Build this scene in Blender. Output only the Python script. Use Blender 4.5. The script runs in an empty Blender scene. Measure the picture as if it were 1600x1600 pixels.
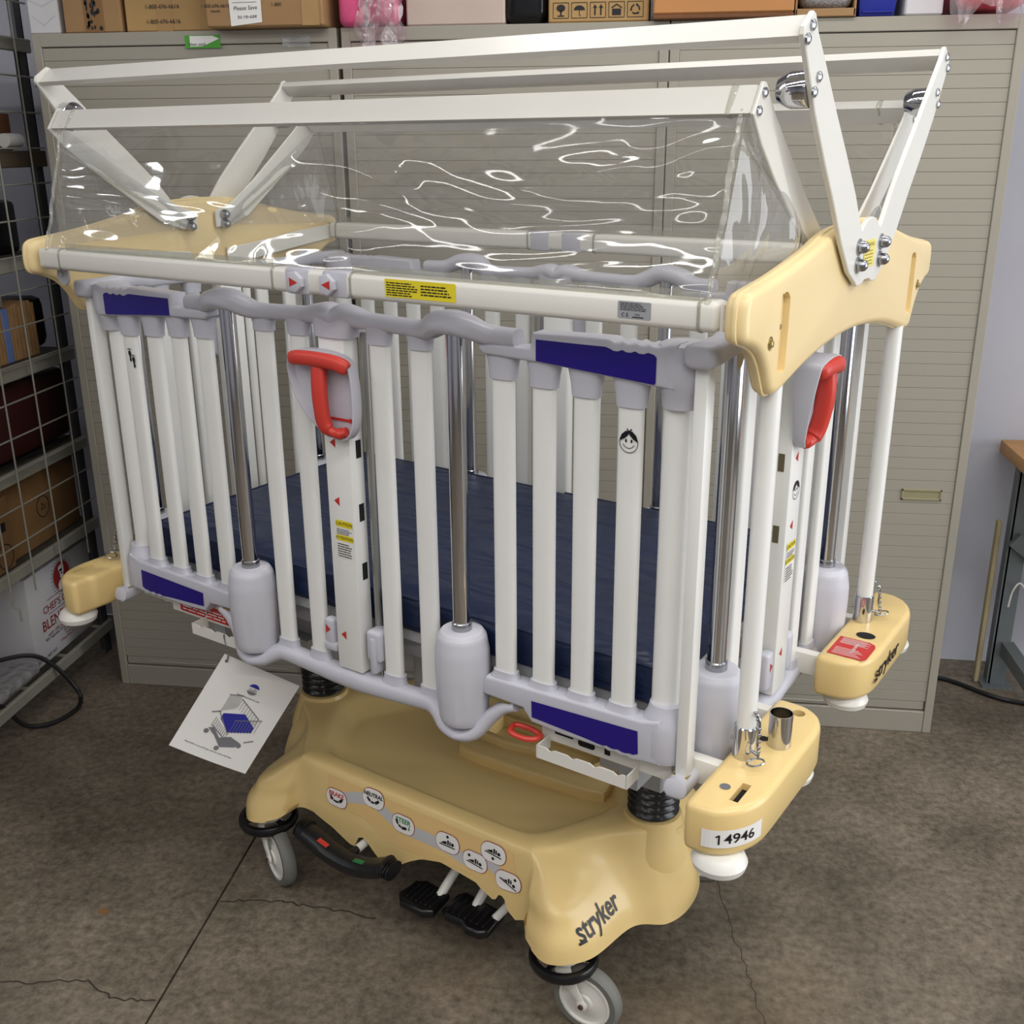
import bpy, bmesh, math, random
from math import sin, cos, pi, radians
from mathutils import Vector, Matrix, noise
from mathutils.bvhtree import BVHTree

C = bpy.context.scene.collection
SC = bpy.context.scene
random.seed(7)

# ---------------------------------------------------------------- camera, light, exposure
cam = bpy.data.cameras.new('camera'); cam.sensor_width = 36.0; cam.lens = 37.41; cam.clip_start = 0.05
camo = bpy.data.objects.new('camera', cam); C.objects.link(camo)
_r, _f, _u = (0.99109, 0.13302, -0.00623), (-0.12771, 0.93619, -0.32748), (-0.03773, 0.32535, 0.94484)
camo.matrix_world = Matrix(((_r[0], _u[0], -_f[0], 1.8295), (_r[1], _u[1], -_f[1], -3.1537), (_r[2], _u[2], -_f[2], 1.8025), (0, 0, 0, 1)))
SC.camera = camo
SC.view_settings.view_transform = 'Standard'
SC.view_settings.look = 'None'
SC.view_settings.gamma = 1.0
SC.view_settings.use_curve_mapping = False
SC.view_settings.exposure = 0.12
w = bpy.data.worlds.new('world'); SC.world = w; w.use_nodes = True
w.node_tree.nodes['Background'].inputs[0].default_value = (0.86, 0.93, 1.0, 1)
w.node_tree.nodes['Background'].inputs[1].default_value = 0.28


def area(name, loc, target, sx, sy, power, col=(1, 1, 1)):
    l = bpy.data.lights.new(name, 'AREA'); l.shape = 'RECTANGLE'; l.size = sx; l.size_y = sy; l.energy = power; l.color = col
    o = bpy.data.objects.new(name, l); C.objects.link(o); o.location = loc
    o.rotation_euler = (Vector(target) - Vector(loc)).to_track_quat('-Z', 'Y').to_euler()
    return o


# daylight through the open doorway on the right; thin fluorescent tubes in rows under the ceiling
area('doorway_daylight', (6.2, -1.9, 1.6), (1.6, -1.2, 0.9), 3.0, 2.6, 88, (0.93, 0.96, 1.0))
for tx, ty, pw in ((-1.6, -1.4, 6), (-1.6, -2.6, 6), (0.9, -2.6, 9), (3.4, -2.6, 16), (-1.6, -3.9, 6), (0.9, -3.9, 12), (3.4, -3.9, 20), (0.9, -5.4, 9), (3.4, -5.4, 12), (2.2, -0.9, 11), (4.6, -0.9, 8)):
    area('ceiling_tube_light', (tx, ty, 3.2), (tx, ty, 0), 2.3, 0.10, pw * 1.7, (1.0, 0.98, 0.95))

area('side_tube_light', (-2.3, -1.2, 2.72), (-1.4, -1.3, 1.2), 0.10, 2.4, 14, (0.96, 0.98, 1.0))


# ---------------------------------------------------------------- materials
def lin(c):
    c = c / 255.0
    return c / 12.92 if c <= 0.04045 else ((c + 0.055) / 1.055) ** 2.4


MATS = {}


def mat(name, rgb, rough=0.5, metal=0.0, spec=0.5, var=0.06, scale=6.0, bump=0.0, bscale=60.0, coat=0.0):
    if name in MATS: return MATS[name]
    m = bpy.data.materials.new(name); m.use_nodes = True; nt = m.node_tree; b = nt.nodes['Principled BSDF']
    col = tuple(lin(c) for c in rgb)
    tc = nt.nodes.new('ShaderNodeTexCoord')
    nz = nt.nodes.new('ShaderNodeTexNoise'); nz.inputs['Scale'].default_value = scale; nz.inputs['Detail'].default_value = 5
    nt.links.new(tc.outputs['Object'], nz.inputs['Vector'])
    rp = nt.nodes.new('ShaderNodeValToRGB')
    rp.color_ramp.elements[0].position = 0.3; rp.color_ramp.elements[1].position = 0.7
    rp.color_ramp.elements[0].color = tuple(x * (1 - var) for x in col) + (1,)
    rp.color_ramp.elements[1].color = tuple(min(1, x * (1 + var)) for x in col) + (1,)
    nt.links.new(nz.outputs['Fac'], rp.inputs['Fac']); nt.links.new(rp.outputs['Color'], b.inputs['Base Color'])
    b.inputs['Roughness'].default_value = rough; b.inputs['Metallic'].default_value = metal
    b.inputs['Specular IOR Level'].default_value = spec
    if coat: b.inputs['Coat Weight'].default_value = coat; b.inputs['Coat Roughness'].default_value = 0.08
    if bump:
        n2 = nt.nodes.new('ShaderNodeTexNoise'); n2.inputs['Scale'].default_value = bscale; n2.inputs['Detail'].default_value = 4
        nt.links.new(tc.outputs['Object'], n2.inputs['Vector'])
        bp = nt.nodes.new('ShaderNodeBump'); bp.inputs['Strength'].default_value = bump; bp.inputs['Distance'].default_value = 0.004
        nt.links.new(n2.outputs['Fac'], bp.inputs['Height']); nt.links.new(bp.outputs['Normal'], b.inputs['Normal'])
    MATS[name] = m
    return m


M_WHITE = mat('white_enamel', (228, 226, 218), 0.32, var=0.02)
M_BAR = mat('white_bar_enamel', (236, 236, 232), 0.34, var=0.02)
M_GREY = mat('grey_plastic', (196, 196, 205), 0.36, var=0.02, bump=0.05, bscale=400)
M_SLIDE = mat('pale_grey_plastic', (200, 200, 208), 0.42, var=0.02, bump=0.06, bscale=500)
M_YEL = mat('cream_yellow_plastic', (231, 202, 138), 0.26, var=0.02, scale=3)
M_YELP = mat('cream_yellow_panel_plastic', (240, 216, 162), 0.3, var=0.02, scale=3)
M_CHROME = mat('chrome', (205, 205, 208), 0.09, metal=1.0, var=0.02)
M_STEEL = mat('brushed_steel_bolt', (170, 172, 176), 0.25, metal=1.0, var=0.05)
M_BRASS = mat('yellow_zinc', (176, 160, 110), 0.35, metal=0.8, var=0.1)
M_BLACK = mat('black_rubber', (22, 22, 24), 0.4, var=0.1, bump=0.1, bscale=200)
M_BELL = mat('black_bellows_rubber', (28, 28, 29), 0.22, var=0.1)
M_BLACKG = mat('black_plastic', (16, 16, 18), 0.28, var=0.1)
M_VOID = mat('dark_hole', (12, 11, 10), 0.8, var=0.1)
M_TYRE = mat('grey_rubber', (112, 112, 106), 0.6, var=0.08, bump=0.1, bscale=120)
M_RED = mat('red_plastic', (206, 62, 50), 0.4, var=0.05)
M_REDP = mat('red_print', (196, 44, 40), 0.45, var=0.03)
M_DRED = mat('dark_red_print', (150, 40, 44), 0.5, var=0.05)
M_GREENP = mat('green_print', (40, 130, 80), 0.45, var=0.05)
M_BLUE = mat('indigo_label', (30, 12, 122), 0.22, var=0.04)
M_PRINT = mat('black_print', (18, 14, 22), 0.4, var=0.05)
M_GPRINT = mat('grey_print', (196, 196, 198), 0.4, var=0.02)
M_PAPER = mat('white_paper', (236, 234, 230), 0.6, var=0.02)
M_LBLY = mat('yellow_sticker', (232, 214, 40), 0.35, var=0.02)
M_LBLY2 = mat('pale_yellow_sticker', (240, 226, 120), 0.4, var=0.02)
M_FOIL = mat('silver_sticker', (182, 184, 188), 0.35, metal=0.4, var=0.02)
M_DECK = mat('grey_deck_enamel', (176, 178, 180), 0.45, var=0.04)
M_CAB = mat('beige_cabinet_enamel', (160, 155, 142), 0.5, var=0.03, scale=2.5)
M_CABD = mat('beige_cabinet_recess', (70, 66, 58), 0.6, var=0.05)
M_CARD = mat('brown_cardboard', (158, 124, 84), 0.8, var=0.08, bump=0.1, bscale=90)
M_CARD2 = mat('tan_cardboard', (176, 142, 92), 0.8, var=0.08, bump=0.1, bscale=90)
M_CARDO = mat('orange_cardboard', (186, 130, 78), 0.8, var=0.05, bump=0.1, bscale=90)
M_CARD3 = mat('shaded_cardboard', (132, 98, 58), 0.85, var=0.1, bump=0.1, bscale=90)  # cardboard with the dimness of the left shelf put into its colour
M_WCARD = mat('white_cardboard', (206, 204, 206), 0.7, var=0.04)
M_PCARD = mat('pinkish_white_cardboard', (196, 178, 166), 0.75, var=0.05)
M_PINK = mat('pink_plastic_bag', (222, 92, 140), 0.3, var=0.15, scale=20)
M_BLKBAG = mat('black_plastic_bag', (14, 13, 15), 0.2, var=0.2, bump=0.6, bscale=22)
M_BIN = mat('blue_bin_plastic', (30, 42, 140), 0.3, var=0.05)
M_MESHB = mat('grey_mesh_bag', (150, 148, 148), 0.6, var=0.35, scale=140, bump=0.8, bscale=140)
M_WALL = mat('white_wall_paint', (176, 177, 186), 0.7, var=0.05, scale=2)
M_RACK = mat('grey_shelf_enamel', (150, 148, 136), 0.5, var=0.08)
M_POST = mat('dark_steel_post', (78, 80, 84), 0.45, metal=0.5, var=0.15)
M_WIRE = mat('grey_wire_enamel', (150, 148, 138), 0.45, var=0.1)
M_WOOD = mat('yellow_wood', (190, 140, 80), 0.5, var=0.12, scale=14)
M_BENCH = mat('grey_bench_steel', (104, 110, 112), 0.5, var=0.08)
M_MAROON = mat('maroon_plastic', (60, 22, 19), 0.45, var=0.12)
M_BROWN = mat('dark_brown_cardboard', (112, 72, 42), 0.8, var=0.1)
M_TAN = mat('tan_file_card', (166, 128, 84), 0.75, var=0.12, scale=30)
M_LBLU = mat('light_blue_card', (112, 134, 190), 0.6, var=0.08)
M_GREEN = mat('green_sticker', (76, 160, 50), 0.5, var=0.04)


def mattress_mat():
    m = mat('navy_vinyl_fabric', (16, 33, 68), 0.42, var=0.10, scale=5)
    nt = m.node_tree; b = nt.nodes['Principled BSDF']; tc = nt.nodes['Texture Coordinate']
    mp = nt.nodes.new('ShaderNodeMapping'); mp.inputs['Scale'].default_value = (2.2, 7, 9); mp.inputs['Rotation'].default_value = (0, 0, 0.25)
    n2 = nt.nodes.new('ShaderNodeTexNoise'); n2.inputs['Scale'].default_value = 2.0; n2.inputs['Detail'].default_value = 2; n2.inputs['Distortion'].default_value = 1.2
    bp = nt.nodes.new('ShaderNodeBump'); bp.inputs['Strength'].default_value = 0.5; bp.inputs['Distance'].default_value = 0.03
    nt.links.new(tc.outputs['Object'], mp.inputs['Vector']); nt.links.new(mp.outputs['Vector'], n2.inputs['Vector'])
    nt.links.new(n2.outputs['Fac'], bp.inputs['Height']); nt.links.new(bp.outputs['Normal'], b.inputs['Normal'])
    return m


M_MAT = mattress_mat()


def clear_film(name, tint, rough, fbump, haze, scale, stretch, dist=0.01, detail=2.2):
    m = bpy.data.materials.new(name); m.use_nodes = True; nt = m.node_tree; nt.nodes.clear()
    out = nt.nodes.new('ShaderNodeOutputMaterial')
    tr = nt.nodes.new('ShaderNodeBsdfTransparent'); tr.inputs[0].default_value = tint + (1,)
    gl = nt.nodes.new('ShaderNodeBsdfGlossy'); gl.inputs['Roughness'].default_value = rough
    df = nt.nodes.new('ShaderNodeBsdfDiffuse'); df.inputs[0].default_value = (0.8, 0.8, 0.8, 1)
    fr = nt.nodes.new('ShaderNodeFresnel')
    ge = nt.nodes.new('ShaderNodeNewGeometry'); mr = nt.nodes.new('ShaderNodeMapRange'); mr.inputs[3].default_value = 1.68; mr.inputs[4].default_value = 1 / 1.68
    nt.links.new(ge.outputs['Backfacing'], mr.inputs[0]); nt.links.new(mr.outputs[0], fr.inputs[0])  # a thin film reflects alike from both sides
    tc = nt.nodes.new('ShaderNodeTexCoord'); mp = nt.nodes.new('ShaderNodeMapping'); mp.inputs['Scale'].default_value = stretch
    nz = nt.nodes.new('ShaderNodeTexNoise'); nz.inputs['Scale'].default_value = scale; nz.inputs['Detail'].default_value = detail; nz.inputs['Distortion'].default_value = 0.7
    bp = nt.nodes.new('ShaderNodeBump'); bp.inputs['Strength'].default_value = fbump; bp.inputs['Distance'].default_value = dist
    nt.links.new(tc.outputs['Object'], mp.inputs[0]); nt.links.new(mp.outputs[0], nz.inputs['Vector'])
    nt.links.new(nz.outputs['Fac'], bp.inputs['Height'])
    for x in (gl, fr, df): nt.links.new(bp.outputs['Normal'], x.inputs['Normal'])
    m1 = nt.nodes.new('ShaderNodeMixShader'); m1.inputs[0].default_value = haze
    nt.links.new(tr.outputs[0], m1.inputs[1]); nt.links.new(df.outputs[0], m1.inputs[2])
    m2 = nt.nodes.new('ShaderNodeMixShader')
    nt.links.new(fr.outputs[0], m2.inputs[0]); nt.links.new(m1.outputs[0], m2.inputs[1]); nt.links.new(gl.outputs[0], m2.inputs[2])
    nt.links.new(m2.outputs[0], out.inputs[0])
    return m


M_VINYL = clear_film('clear_vinyl', (0.88, 0.88, 0.865), 0.05, 0.8, 0.05, 4.2, (0.5, 1.5, 1.9), 0.026, 2.1)
M_VINYLG = clear_film('clear_vinyl_gusset', (0.86, 0.86, 0.85), 0.06, 1.2, 0.12, 3.6, (2.5, 2.5, 1.1), 0.03)
M_SEAM = clear_film('clear_vinyl_seam', (0.86, 0.86, 0.80), 0.12, 0.3, 0.16, 60.0, (1, 1, 1))
M_BAGP = clear_film('clear_pink_film', (0.9, 0.72, 0.78), 0.15, 0.9, 0.22, 14.0, (1, 1, 1), 0.03)
M_BAGC = clear_film('clear_bag_film', (0.85, 0.86, 0.88), 0.18, 0.9, 0.25, 14.0, (1, 1, 1), 0.03)


def floor_mat():
    m = mat('worn_concrete', (116, 106, 92), 0.55, var=0.0)
    nt = m.node_tree; b = nt.nodes['Principled BSDF']; tc = nt.nodes['Texture Coordinate']
    rp = nt.nodes['Color Ramp']; nz = nt.nodes['Noise Texture']
    nz.inputs['Scale'].default_value = 2.2; nz.inputs['Detail'].default_value = 12; nz.inputs['Roughness'].default_value = 0.72
    rp.color_ramp.elements[0].position = 0.32; rp.color_ramp.elements[1].position = 0.72
    rp.color_ramp.elements[0].color = (lin(84), lin(76), lin(64), 1); rp.color_ramp.elements[1].color = (lin(142), lin(131), lin(116), 1)
    n2 = nt.nodes.new('ShaderNodeTexNoise'); n2.inputs['Scale'].default_value = 44; n2.inputs['Detail'].default_value = 8; n2.inputs['Roughness'].default_value = 0.7
    nt.links.new(tc.outputs['Object'], n2.inputs['Vector'])
    r2 = nt.nodes.new('ShaderNodeValToRGB'); r2.color_ramp.elements[0].position = 0.3; r2.color_ramp.elements[1].position = 0.72
    r2.color_ramp.elements[0].color = (0.45, 0.44, 0.42, 1); r2.color_ramp.elements[1].color = (1.45, 1.44, 1.41, 1)
    mx = nt.nodes.new('ShaderNodeMix'); mx.data_type = 'RGBA'; mx.blend_type = 'MULTIPLY'; mx.inputs[0].default_value = 1.0
    nt.links.new(n2.outputs['Fac'], r2.inputs['Fac'])
    nt.links.new(rp.outputs['Color'], mx.inputs[6]); nt.links.new(r2.outputs['Color'], mx.inputs[7])
    # brownish rust stains
    n3 = nt.nodes.new('ShaderNodeTexNoise'); n3.inputs['Scale'].default_value = 1.3; n3.inputs['Detail'].default_value = 6
    mp = nt.nodes.new('ShaderNodeMapping'); mp.inputs['Location'].default_value = (3.1, 0.7, 0)
    nt.links.new(tc.outputs['Object'], mp.inputs[0]); nt.links.new(mp.outputs[0], n3.inputs['Vector'])
    r3 = nt.nodes.new('ShaderNodeValToRGB'); r3.color_ramp.elements[0].position = 0.55; r3.color_ramp.elements[1].position = 0.75
    r3.color_ramp.elements[0].color = (0, 0, 0, 1); r3.color_ramp.elements[1].color = (0.45, 0.45, 0.45, 1)
    nt.links.new(n3.outputs['Fac'], r3.inputs['Fac'])
    m2 = nt.nodes.new('ShaderNodeMix'); m2.data_type = 'RGBA'; m2.inputs[7].default_value = (lin(126), lin(104), lin(74), 1)
    nt.links.new(r3.outputs['Color'], m2.inputs[0]); nt.links.new(mx.outputs[2], m2.inputs[6])
    nt.links.new(m2.outputs[2], b.inputs['Base Color'])
    bp = nt.nodes.new('ShaderNodeBump'); bp.inputs['Strength'].default_value = 0.25; bp.inputs['Distance'].default_value = 0.004
    nt.links.new(n2.outputs['Fac'], bp.inputs['Height']); nt.links.new(bp.outputs['Normal'], b.inputs['Normal'])
    rr = nt.nodes.new('ShaderNodeMapRange'); rr.inputs[3].default_value = 0.38; rr.inputs[4].default_value = 0.7
    nt.links.new(nz.outputs['Fac'], rr.inputs[0]); nt.links.new(rr.outputs[0], b.inputs['Roughness'])
    return m


M_FLOOR = floor_mat()


# ---------------------------------------------------------------- mesh builder
def catmull(pts, n=6, closed=False):
    P = [Vector(p) for p in pts]; out = []; k = len(P)
    rng = range(k) if closed else range(k - 1)
    for i in rng:
        if closed: a, b, c, d = P[(i - 1) % k], P[i], P[(i + 1) % k], P[(i + 2) % k]
        else: a, b, c, d = P[max(i - 1, 0)], P[i], P[i + 1], P[min(i + 2, k - 1)]
        for j in range(n):
            t = j / n
            out.append(0.5 * ((2 * b) + (c - a) * t + (2 * a - 5 * b + 4 * c - d) * t * t + (3 * b - a - 3 * c + d) * t ** 3))
    if not closed: out.append(P[-1])
    return out


class B:
    def __init__(s): s.bm = bmesh.new()

    def box(s, x, y, z, bev=0.0, seg=2):
        v = [s.bm.verts.new((a, b, c)) for a in x for b in y for c in z]
        fs = [(0, 1, 3, 2), (4, 6, 7, 5), (0, 4, 5, 1), (2, 3, 7, 6), (0, 2, 6, 4), (1, 5, 7, 3)]
        F = [s.bm.faces.new([v[i] for i in f]) for f in fs]
        if bev:
            es = list({e for f in F for e in f.edges})
            bmesh.ops.bevel(s.bm, geom=es, offset=bev, segments=seg, affect='EDGES', profile=0.5)
        return s

    def obox(s, c, size, rot, bev=0.0):  # oriented box: centre, size, Matrix 3x3
        t = B().box((-size[0] / 2, size[0] / 2), (-size[1] / 2, size[1] / 2), (-size[2] / 2, size[2] / 2), bev)
        s.add(t, Matrix.Translation(Vector(c)) @ rot.to_4x4()); return s

    def add(s, other, M=None):
        me = bpy.data.meshes.new('tmp'); other.bm.to_mesh(me)
        if M is not None: me.transform(M)
        s.bm.from_mesh(me); bpy.data.meshes.remove(me); return s

    def tube(s, pts, r, n=12, up=(0, 0, 1), cap=True, sq=2.0):
        P = [Vector(p) for p in pts]; rings = []; k = len(P)
        for i, p in enumerate(P):
            t = (P[min(i + 1, k - 1)] - P[max(i - 1, 0)]).normalized()
            u = Vector(up); a = u - t * u.dot(t)
            if a.length < 1e-4: a = Vector((1, 0, 0)) - t * t.x
            a.normalize(); b = t.cross(a)
            rr = r[i] if isinstance(r, list) else r
            ra, rb = rr if isinstance(rr, tuple) else (rr, rr)
            ring = []
            for j in range(n):
                q = 2 * pi * (j + 0.5) / n; cx, sx = cos(q), sin(q)
                e = 2.0 / sq
                ring.append(s.bm.verts.new(p + a * (ra * math.copysign(abs(cx) ** e, cx)) + b * (rb * math.copysign(abs(sx) ** e, sx))))
            rings.append(ring)
        for i in range(k - 1):
            for j in range(n):
                s.bm.faces.new((rings[i][j], rings[i][(j + 1) % n], rings[i + 1][(j + 1) % n], rings[i + 1][j]))
        if cap: s.bm.faces.new(rings[0][::-1]); s.bm.faces.new(rings[-1])
        return s

    def cyl(s, p0, p1, r0, r1=None, n=16): return s.tube([p0, p1], [r0, r0 if r1 is None else r1], n, up=(0.3, 0.9, 0.2) if abs(Vector(p1)[2] - Vector(p0)[2]) > 1e-4 else (0, 0, 1))

    def lathe(s, prof, c=(0, 0, 0), axis=(0, 0, 1), n=24, cap=True):
        ax = Vector(axis).normalized(); a = ax.orthogonal().normalized(); b = ax.cross(a); c = Vector(c); rings = []
        for r, h in prof:
            rings.append([s.bm.verts.new(c + ax * h + (a * cos(2 * pi * j / n) + b * sin(2 * pi * j / n)) * max(r, 1e-4)) for j in range(n)])
        for i in range(len(rings) - 1):
            for j in range(n):
                s.bm.faces.new((rings[i][j], rings[i][(j + 1) % n], rings[i + 1][(j + 1) % n], rings[i + 1][j]))
        if cap: s.bm.faces.new(rings[0][::-1]); s.bm.faces.new(rings[-1])
        return s

    def ball(s, c, r, n=10):
        bmesh.ops.create_uvsphere(s.bm, u_segments=n, v_segments=max(6, n // 2), radius=r, matrix=Matrix.Translation(Vector(c))); return s

    def prism(s, poly, ax, a, b, bev=0.0, seg=2, inset=0.0, depth=0.0):
        # poly: 2D points; ax = axis of extrusion; inset/depth recess the face at b
        def pt(p, h): return {'x': (h, p[0], p[1]), 'y': (p[0], h, p[1]), 'z': (p[0], p[1], h)}[ax]
        t = bmesh.new()
        va = [t.verts.new(pt(p, a)) for p in poly]; vb = [t.verts.new(pt(p, b)) for p in poly]
        k = len(poly)
        fa = t.faces.new(va); fb = t.faces.new(vb[::-1])
        for i in range(k): t.faces.new((va[i], vb[i], vb[(i + 1) % k], va[(i + 1) % k]))
        bmesh.ops.recalc_face_normals(t, faces=t.faces)
        if bev: bmesh.ops.bevel(t, geom=list(fa.edges) + list(fb.edges), offset=bev, segments=seg, affect='EDGES', profile=0.5)
        if inset:
            i3 = 'xyz'.index(ax)
            f = max((q for q in t.faces if abs(q.calc_center_median()[i3] - b) < 1e-4), key=lambda q: q.calc_area())
            bmesh.ops.inset_region(t, faces=[f], thickness=inset, depth=0)
            d = Vector((0, 0, 0)); d[i3] = depth * (1 if a > b else -1)
            for v in f.verts: v.co += d
        me = bpy.data.meshes.new('tmp'); t.to_mesh(me); t.free(); s.bm.from_mesh(me); bpy.data.meshes.remove(me); return s

    def mesh(s, name, ang=35, xf=None):
        if xf:
            for v in s.bm.verts: v.co = Vector(xf(v.co))
        bmesh.ops.recalc_face_normals(s.bm, faces=s.bm.faces)
        me = bpy.data.meshes.new(name); s.bm.to_mesh(me); s.bm.free()
        for p in me.polygons: p.use_smooth = True
        me.set_sharp_from_angle(angle=radians(ang))
        return me


def obj(name, b, m, parent=None, xf=None, ang=35, label=None):
    me = b.mesh(name, ang, xf) if isinstance(b, B) else b
    if m and not me.materials: me.materials.append(m)
    o = bpy.data.objects.new(name, me); C.objects.link(o)
    if parent: o.parent = parent
    if label: o['label'] = label
    return o


def empty(name, loc=(0, 0, 0), rz=0.0):
    o = bpy.data.objects.new(name, None); C.objects.link(o); o.location = loc; o.rotation_euler = (0, 0, rz); return o


def cut(o, cutter):
    co = obj('cutter', cutter, None, o); m = o.modifiers.new('cut', 'BOOLEAN'); m.object = co; m.operation = 'DIFFERENCE'; m.solver = 'EXACT'
    bpy.context.view_layer.update(); dg = bpy.context.evaluated_depsgraph_get()
    me = bpy.data.meshes.new_from_object(o.evaluated_get(dg)); o.modifiers.clear(); old = o.data; o.data = me
    bpy.data.objects.remove(co); bpy.data.meshes.remove(old); me.set_sharp_from_angle(angle=radians(40)); return o


def tag(o, label, cat, group=None):
    o['label'] = label; o['category'] = cat
    if group: o['group'] = group
    return o


def struct(o): o['kind'] = 'structure'; return o


def copy_tree(o, parent=None, M=None):
    c = o.copy(); C.objects.link(c)
    if parent is not None: c.parent = parent
    if M is not None: c.matrix_basis = M @ o.matrix_basis
    for ch in list(o.children): copy_tree(ch, c)
    return c


_tc = {}


def text2d(s, size, align='CENTER', shear=0.0, fat=0.0):
    cu = bpy.data.curves.new('t', 'FONT'); cu.body = s; cu.size = size; cu.align_x = align; cu.align_y = 'CENTER'; cu.shear = shear; cu.offset = fat; cu.resolution_u = 3
    o = bpy.data.objects.new('t', cu); C.objects.link(o)
    me = bpy.data.meshes.new_from_object(o)
    vs = [(v.co.x, v.co.y) for v in me.vertices]; fs = [tuple(p.vertices) for p in me.polygons]
    bpy.data.objects.remove(o); bpy.data.curves.remove(cu); bpy.data.meshes.remove(me)
    return vs, fs


class Flat:
    """flat print: 2D shapes laid in a frame (o, u, v) lifted along n"""
    def __init__(s): s.v = []; s.f = []

    def poly(s, pts): k = len(s.v); s.v += [tuple(p) for p in pts]; s.f.append(tuple(range(k, k + len(pts)))); return s

    def rect(s, x0, y0, x1, y1): return s.poly([(x0, y0), (x1, y0), (x1, y1), (x0, y1)])

    def rrect(s, cx, cy, w_, h_, r):
        p = []
        for (qx, qy, a0) in ((1, 1, 0), (-1, 1, 90), (-1, -1, 180), (1, -1, 270)):
            for j in range(5):
                a = radians(a0 + j * 22.5); p.append((cx + qx * (w_ / 2 - r) + r * cos(a), cy + qy * (h_ / 2 - r) + r * sin(a)))
        return s.poly(p)

    def disc(s, cx, cy, rx, ry=None, n=20, a0=0, a1=360):
        ry = rx if ry is None else ry
        m = n if a1 - a0 >= 360 else n + 1
        return s.poly([(cx + rx * cos(radians(a0 + (a1 - a0) * j / n)), cy + ry * sin(radians(a0 + (a1 - a0) * j / n))) for j in range(m)])

    def line(s, pts, w_):
        for i in range(len(pts) - 1):
            (x0, y0), (x1, y1) = pts[i], pts[i + 1]; dx, dy = x1 - x0, y1 - y0; L = math.hypot(dx, dy) or 1
            ox, oy = -dy / L * w_ / 2, dx / L * w_ / 2
            s.poly([(x0 + ox, y0 + oy), (x0 - ox, y0 - oy), (x1 - ox, y1 - oy), (x1 + ox, y1 + oy)])
        return s

    def arc(s, cx, cy, r, a0, a1, w_, n=16): return s.line([(cx + r * cos(radians(a0 + (a1 - a0) * j / n)), cy + r * sin(radians(a0 + (a1 - a0) * j / n))) for j in range(n + 1)], w_)

    def text(s, t, size, x=0, y=0, align='CENTER', shear=0.0, fat=0.0, rot=0.0, sx=1.0):
        vs, fs = text2d(t, size, align, shear, fat); k = len(s.v); c, q = cos(rot), sin(rot)
        s.v += [(x + (a * sx) * c - b * q, y + (a * sx) * q + b * c) for a, b in vs]; s.f += [tuple(i + k for i in f) for f in fs]; return s

    def greek(s, x0, y0, x1, y1, rows, h=0.4):  # unreadable small print
        dy = (y1 - y0) / rows
        for i in range(rows):
            y = y0 + dy * i; x = x0
            e = x0 + (x1 - x0) * (0.75 + 0.25 * random.random())
            while x < e:
                l = min((x1 - x0) * (0.06 + 0.12 * random.random()), e - x); s.rect(x, y, x + l, y + dy * h); x += l + (x1 - x0) * 0.025
        return s

    def put(s, o, u, v, n, lift=0.0006):
        o, u, v, n = Vector(o), Vector(u).normalized(), Vector(v).normalized(), Vector(n).normalized()
        me = bpy.data.meshes.new('print'); me.from_pydata([tuple(o + u * a + v * b + n * lift) for a, b in s.v], [], s.f); me.update(); return me

    def wrap(s, fn, sub=0):  # arbitrary mapping
        me = bpy.data.meshes.new('print'); me.from_pydata([(a, b, 0) for a, b in s.v], [], s.f)
        if sub:
            bm = bmesh.new(); bm.from_mesh(me); bmesh.ops.triangulate(bm, faces=bm.faces)
            bmesh.ops.subdivide_edges(bm, edges=bm.edges, cuts=sub, use_grid_fill=True); bm.to_mesh(me); bm.free()
        for v in me.vertices: v.co = fn(v.co.x, v.co.y)
        me.update(); return me


def pr(name, flat_me, m, parent, label=None):
    flat_me.name = name
    if not flat_me.materials: flat_me.materials.append(m)
    o = bpy.data.objects.new(name, flat_me); C.objects.link(o); o.parent = parent
    if label: o['label'] = label
    return o


def noisy(b, amp, sc, seed=0.0):
    for v in b.bm.verts: v.co += noise.noise_vector(v.co * sc + Vector((seed, seed * 1.7, 3.1))) * amp
    return b

# ================================================================ THE ROOM
fl = obj('floor', B().box((-3.0, 7.0), (-7.0, 0.55), (-0.12, -0.008)), M_VOID); struct(fl)
for x0, x1 in ((-3.0, 0.784), (0.789, 7.0)):
    for y0, y1 in ((-7.0, -3.603), (-3.597, 0.55)):
        s = obj('slab', B().box((x0, x1), (y0, y1), (-0.1, 0.0), 0.002, 1), M_FLOOR, fl)


def crack(pts, wd):
    rnd = random.Random(int(pts[0][0] * 1000)); L = []
    for i in range(len(pts) - 1):
        for j in range(10):
            t = j / 10; L.append((pts[i][0] * (1 - t) + pts[i + 1][0] * t + rnd.uniform(-.006, .006), pts[i][1] * (1 - t) + pts[i + 1][1] * t + rnd.uniform(-.006, .006)))
    L.append(pts[-1])
    pr('hairline_crack', Flat().line(L, wd).put((0, 0, 0), (1, 0, 0), (0, 1, 0), (0, 0, 1), 0.0008), M_CRACK, fl)


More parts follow.
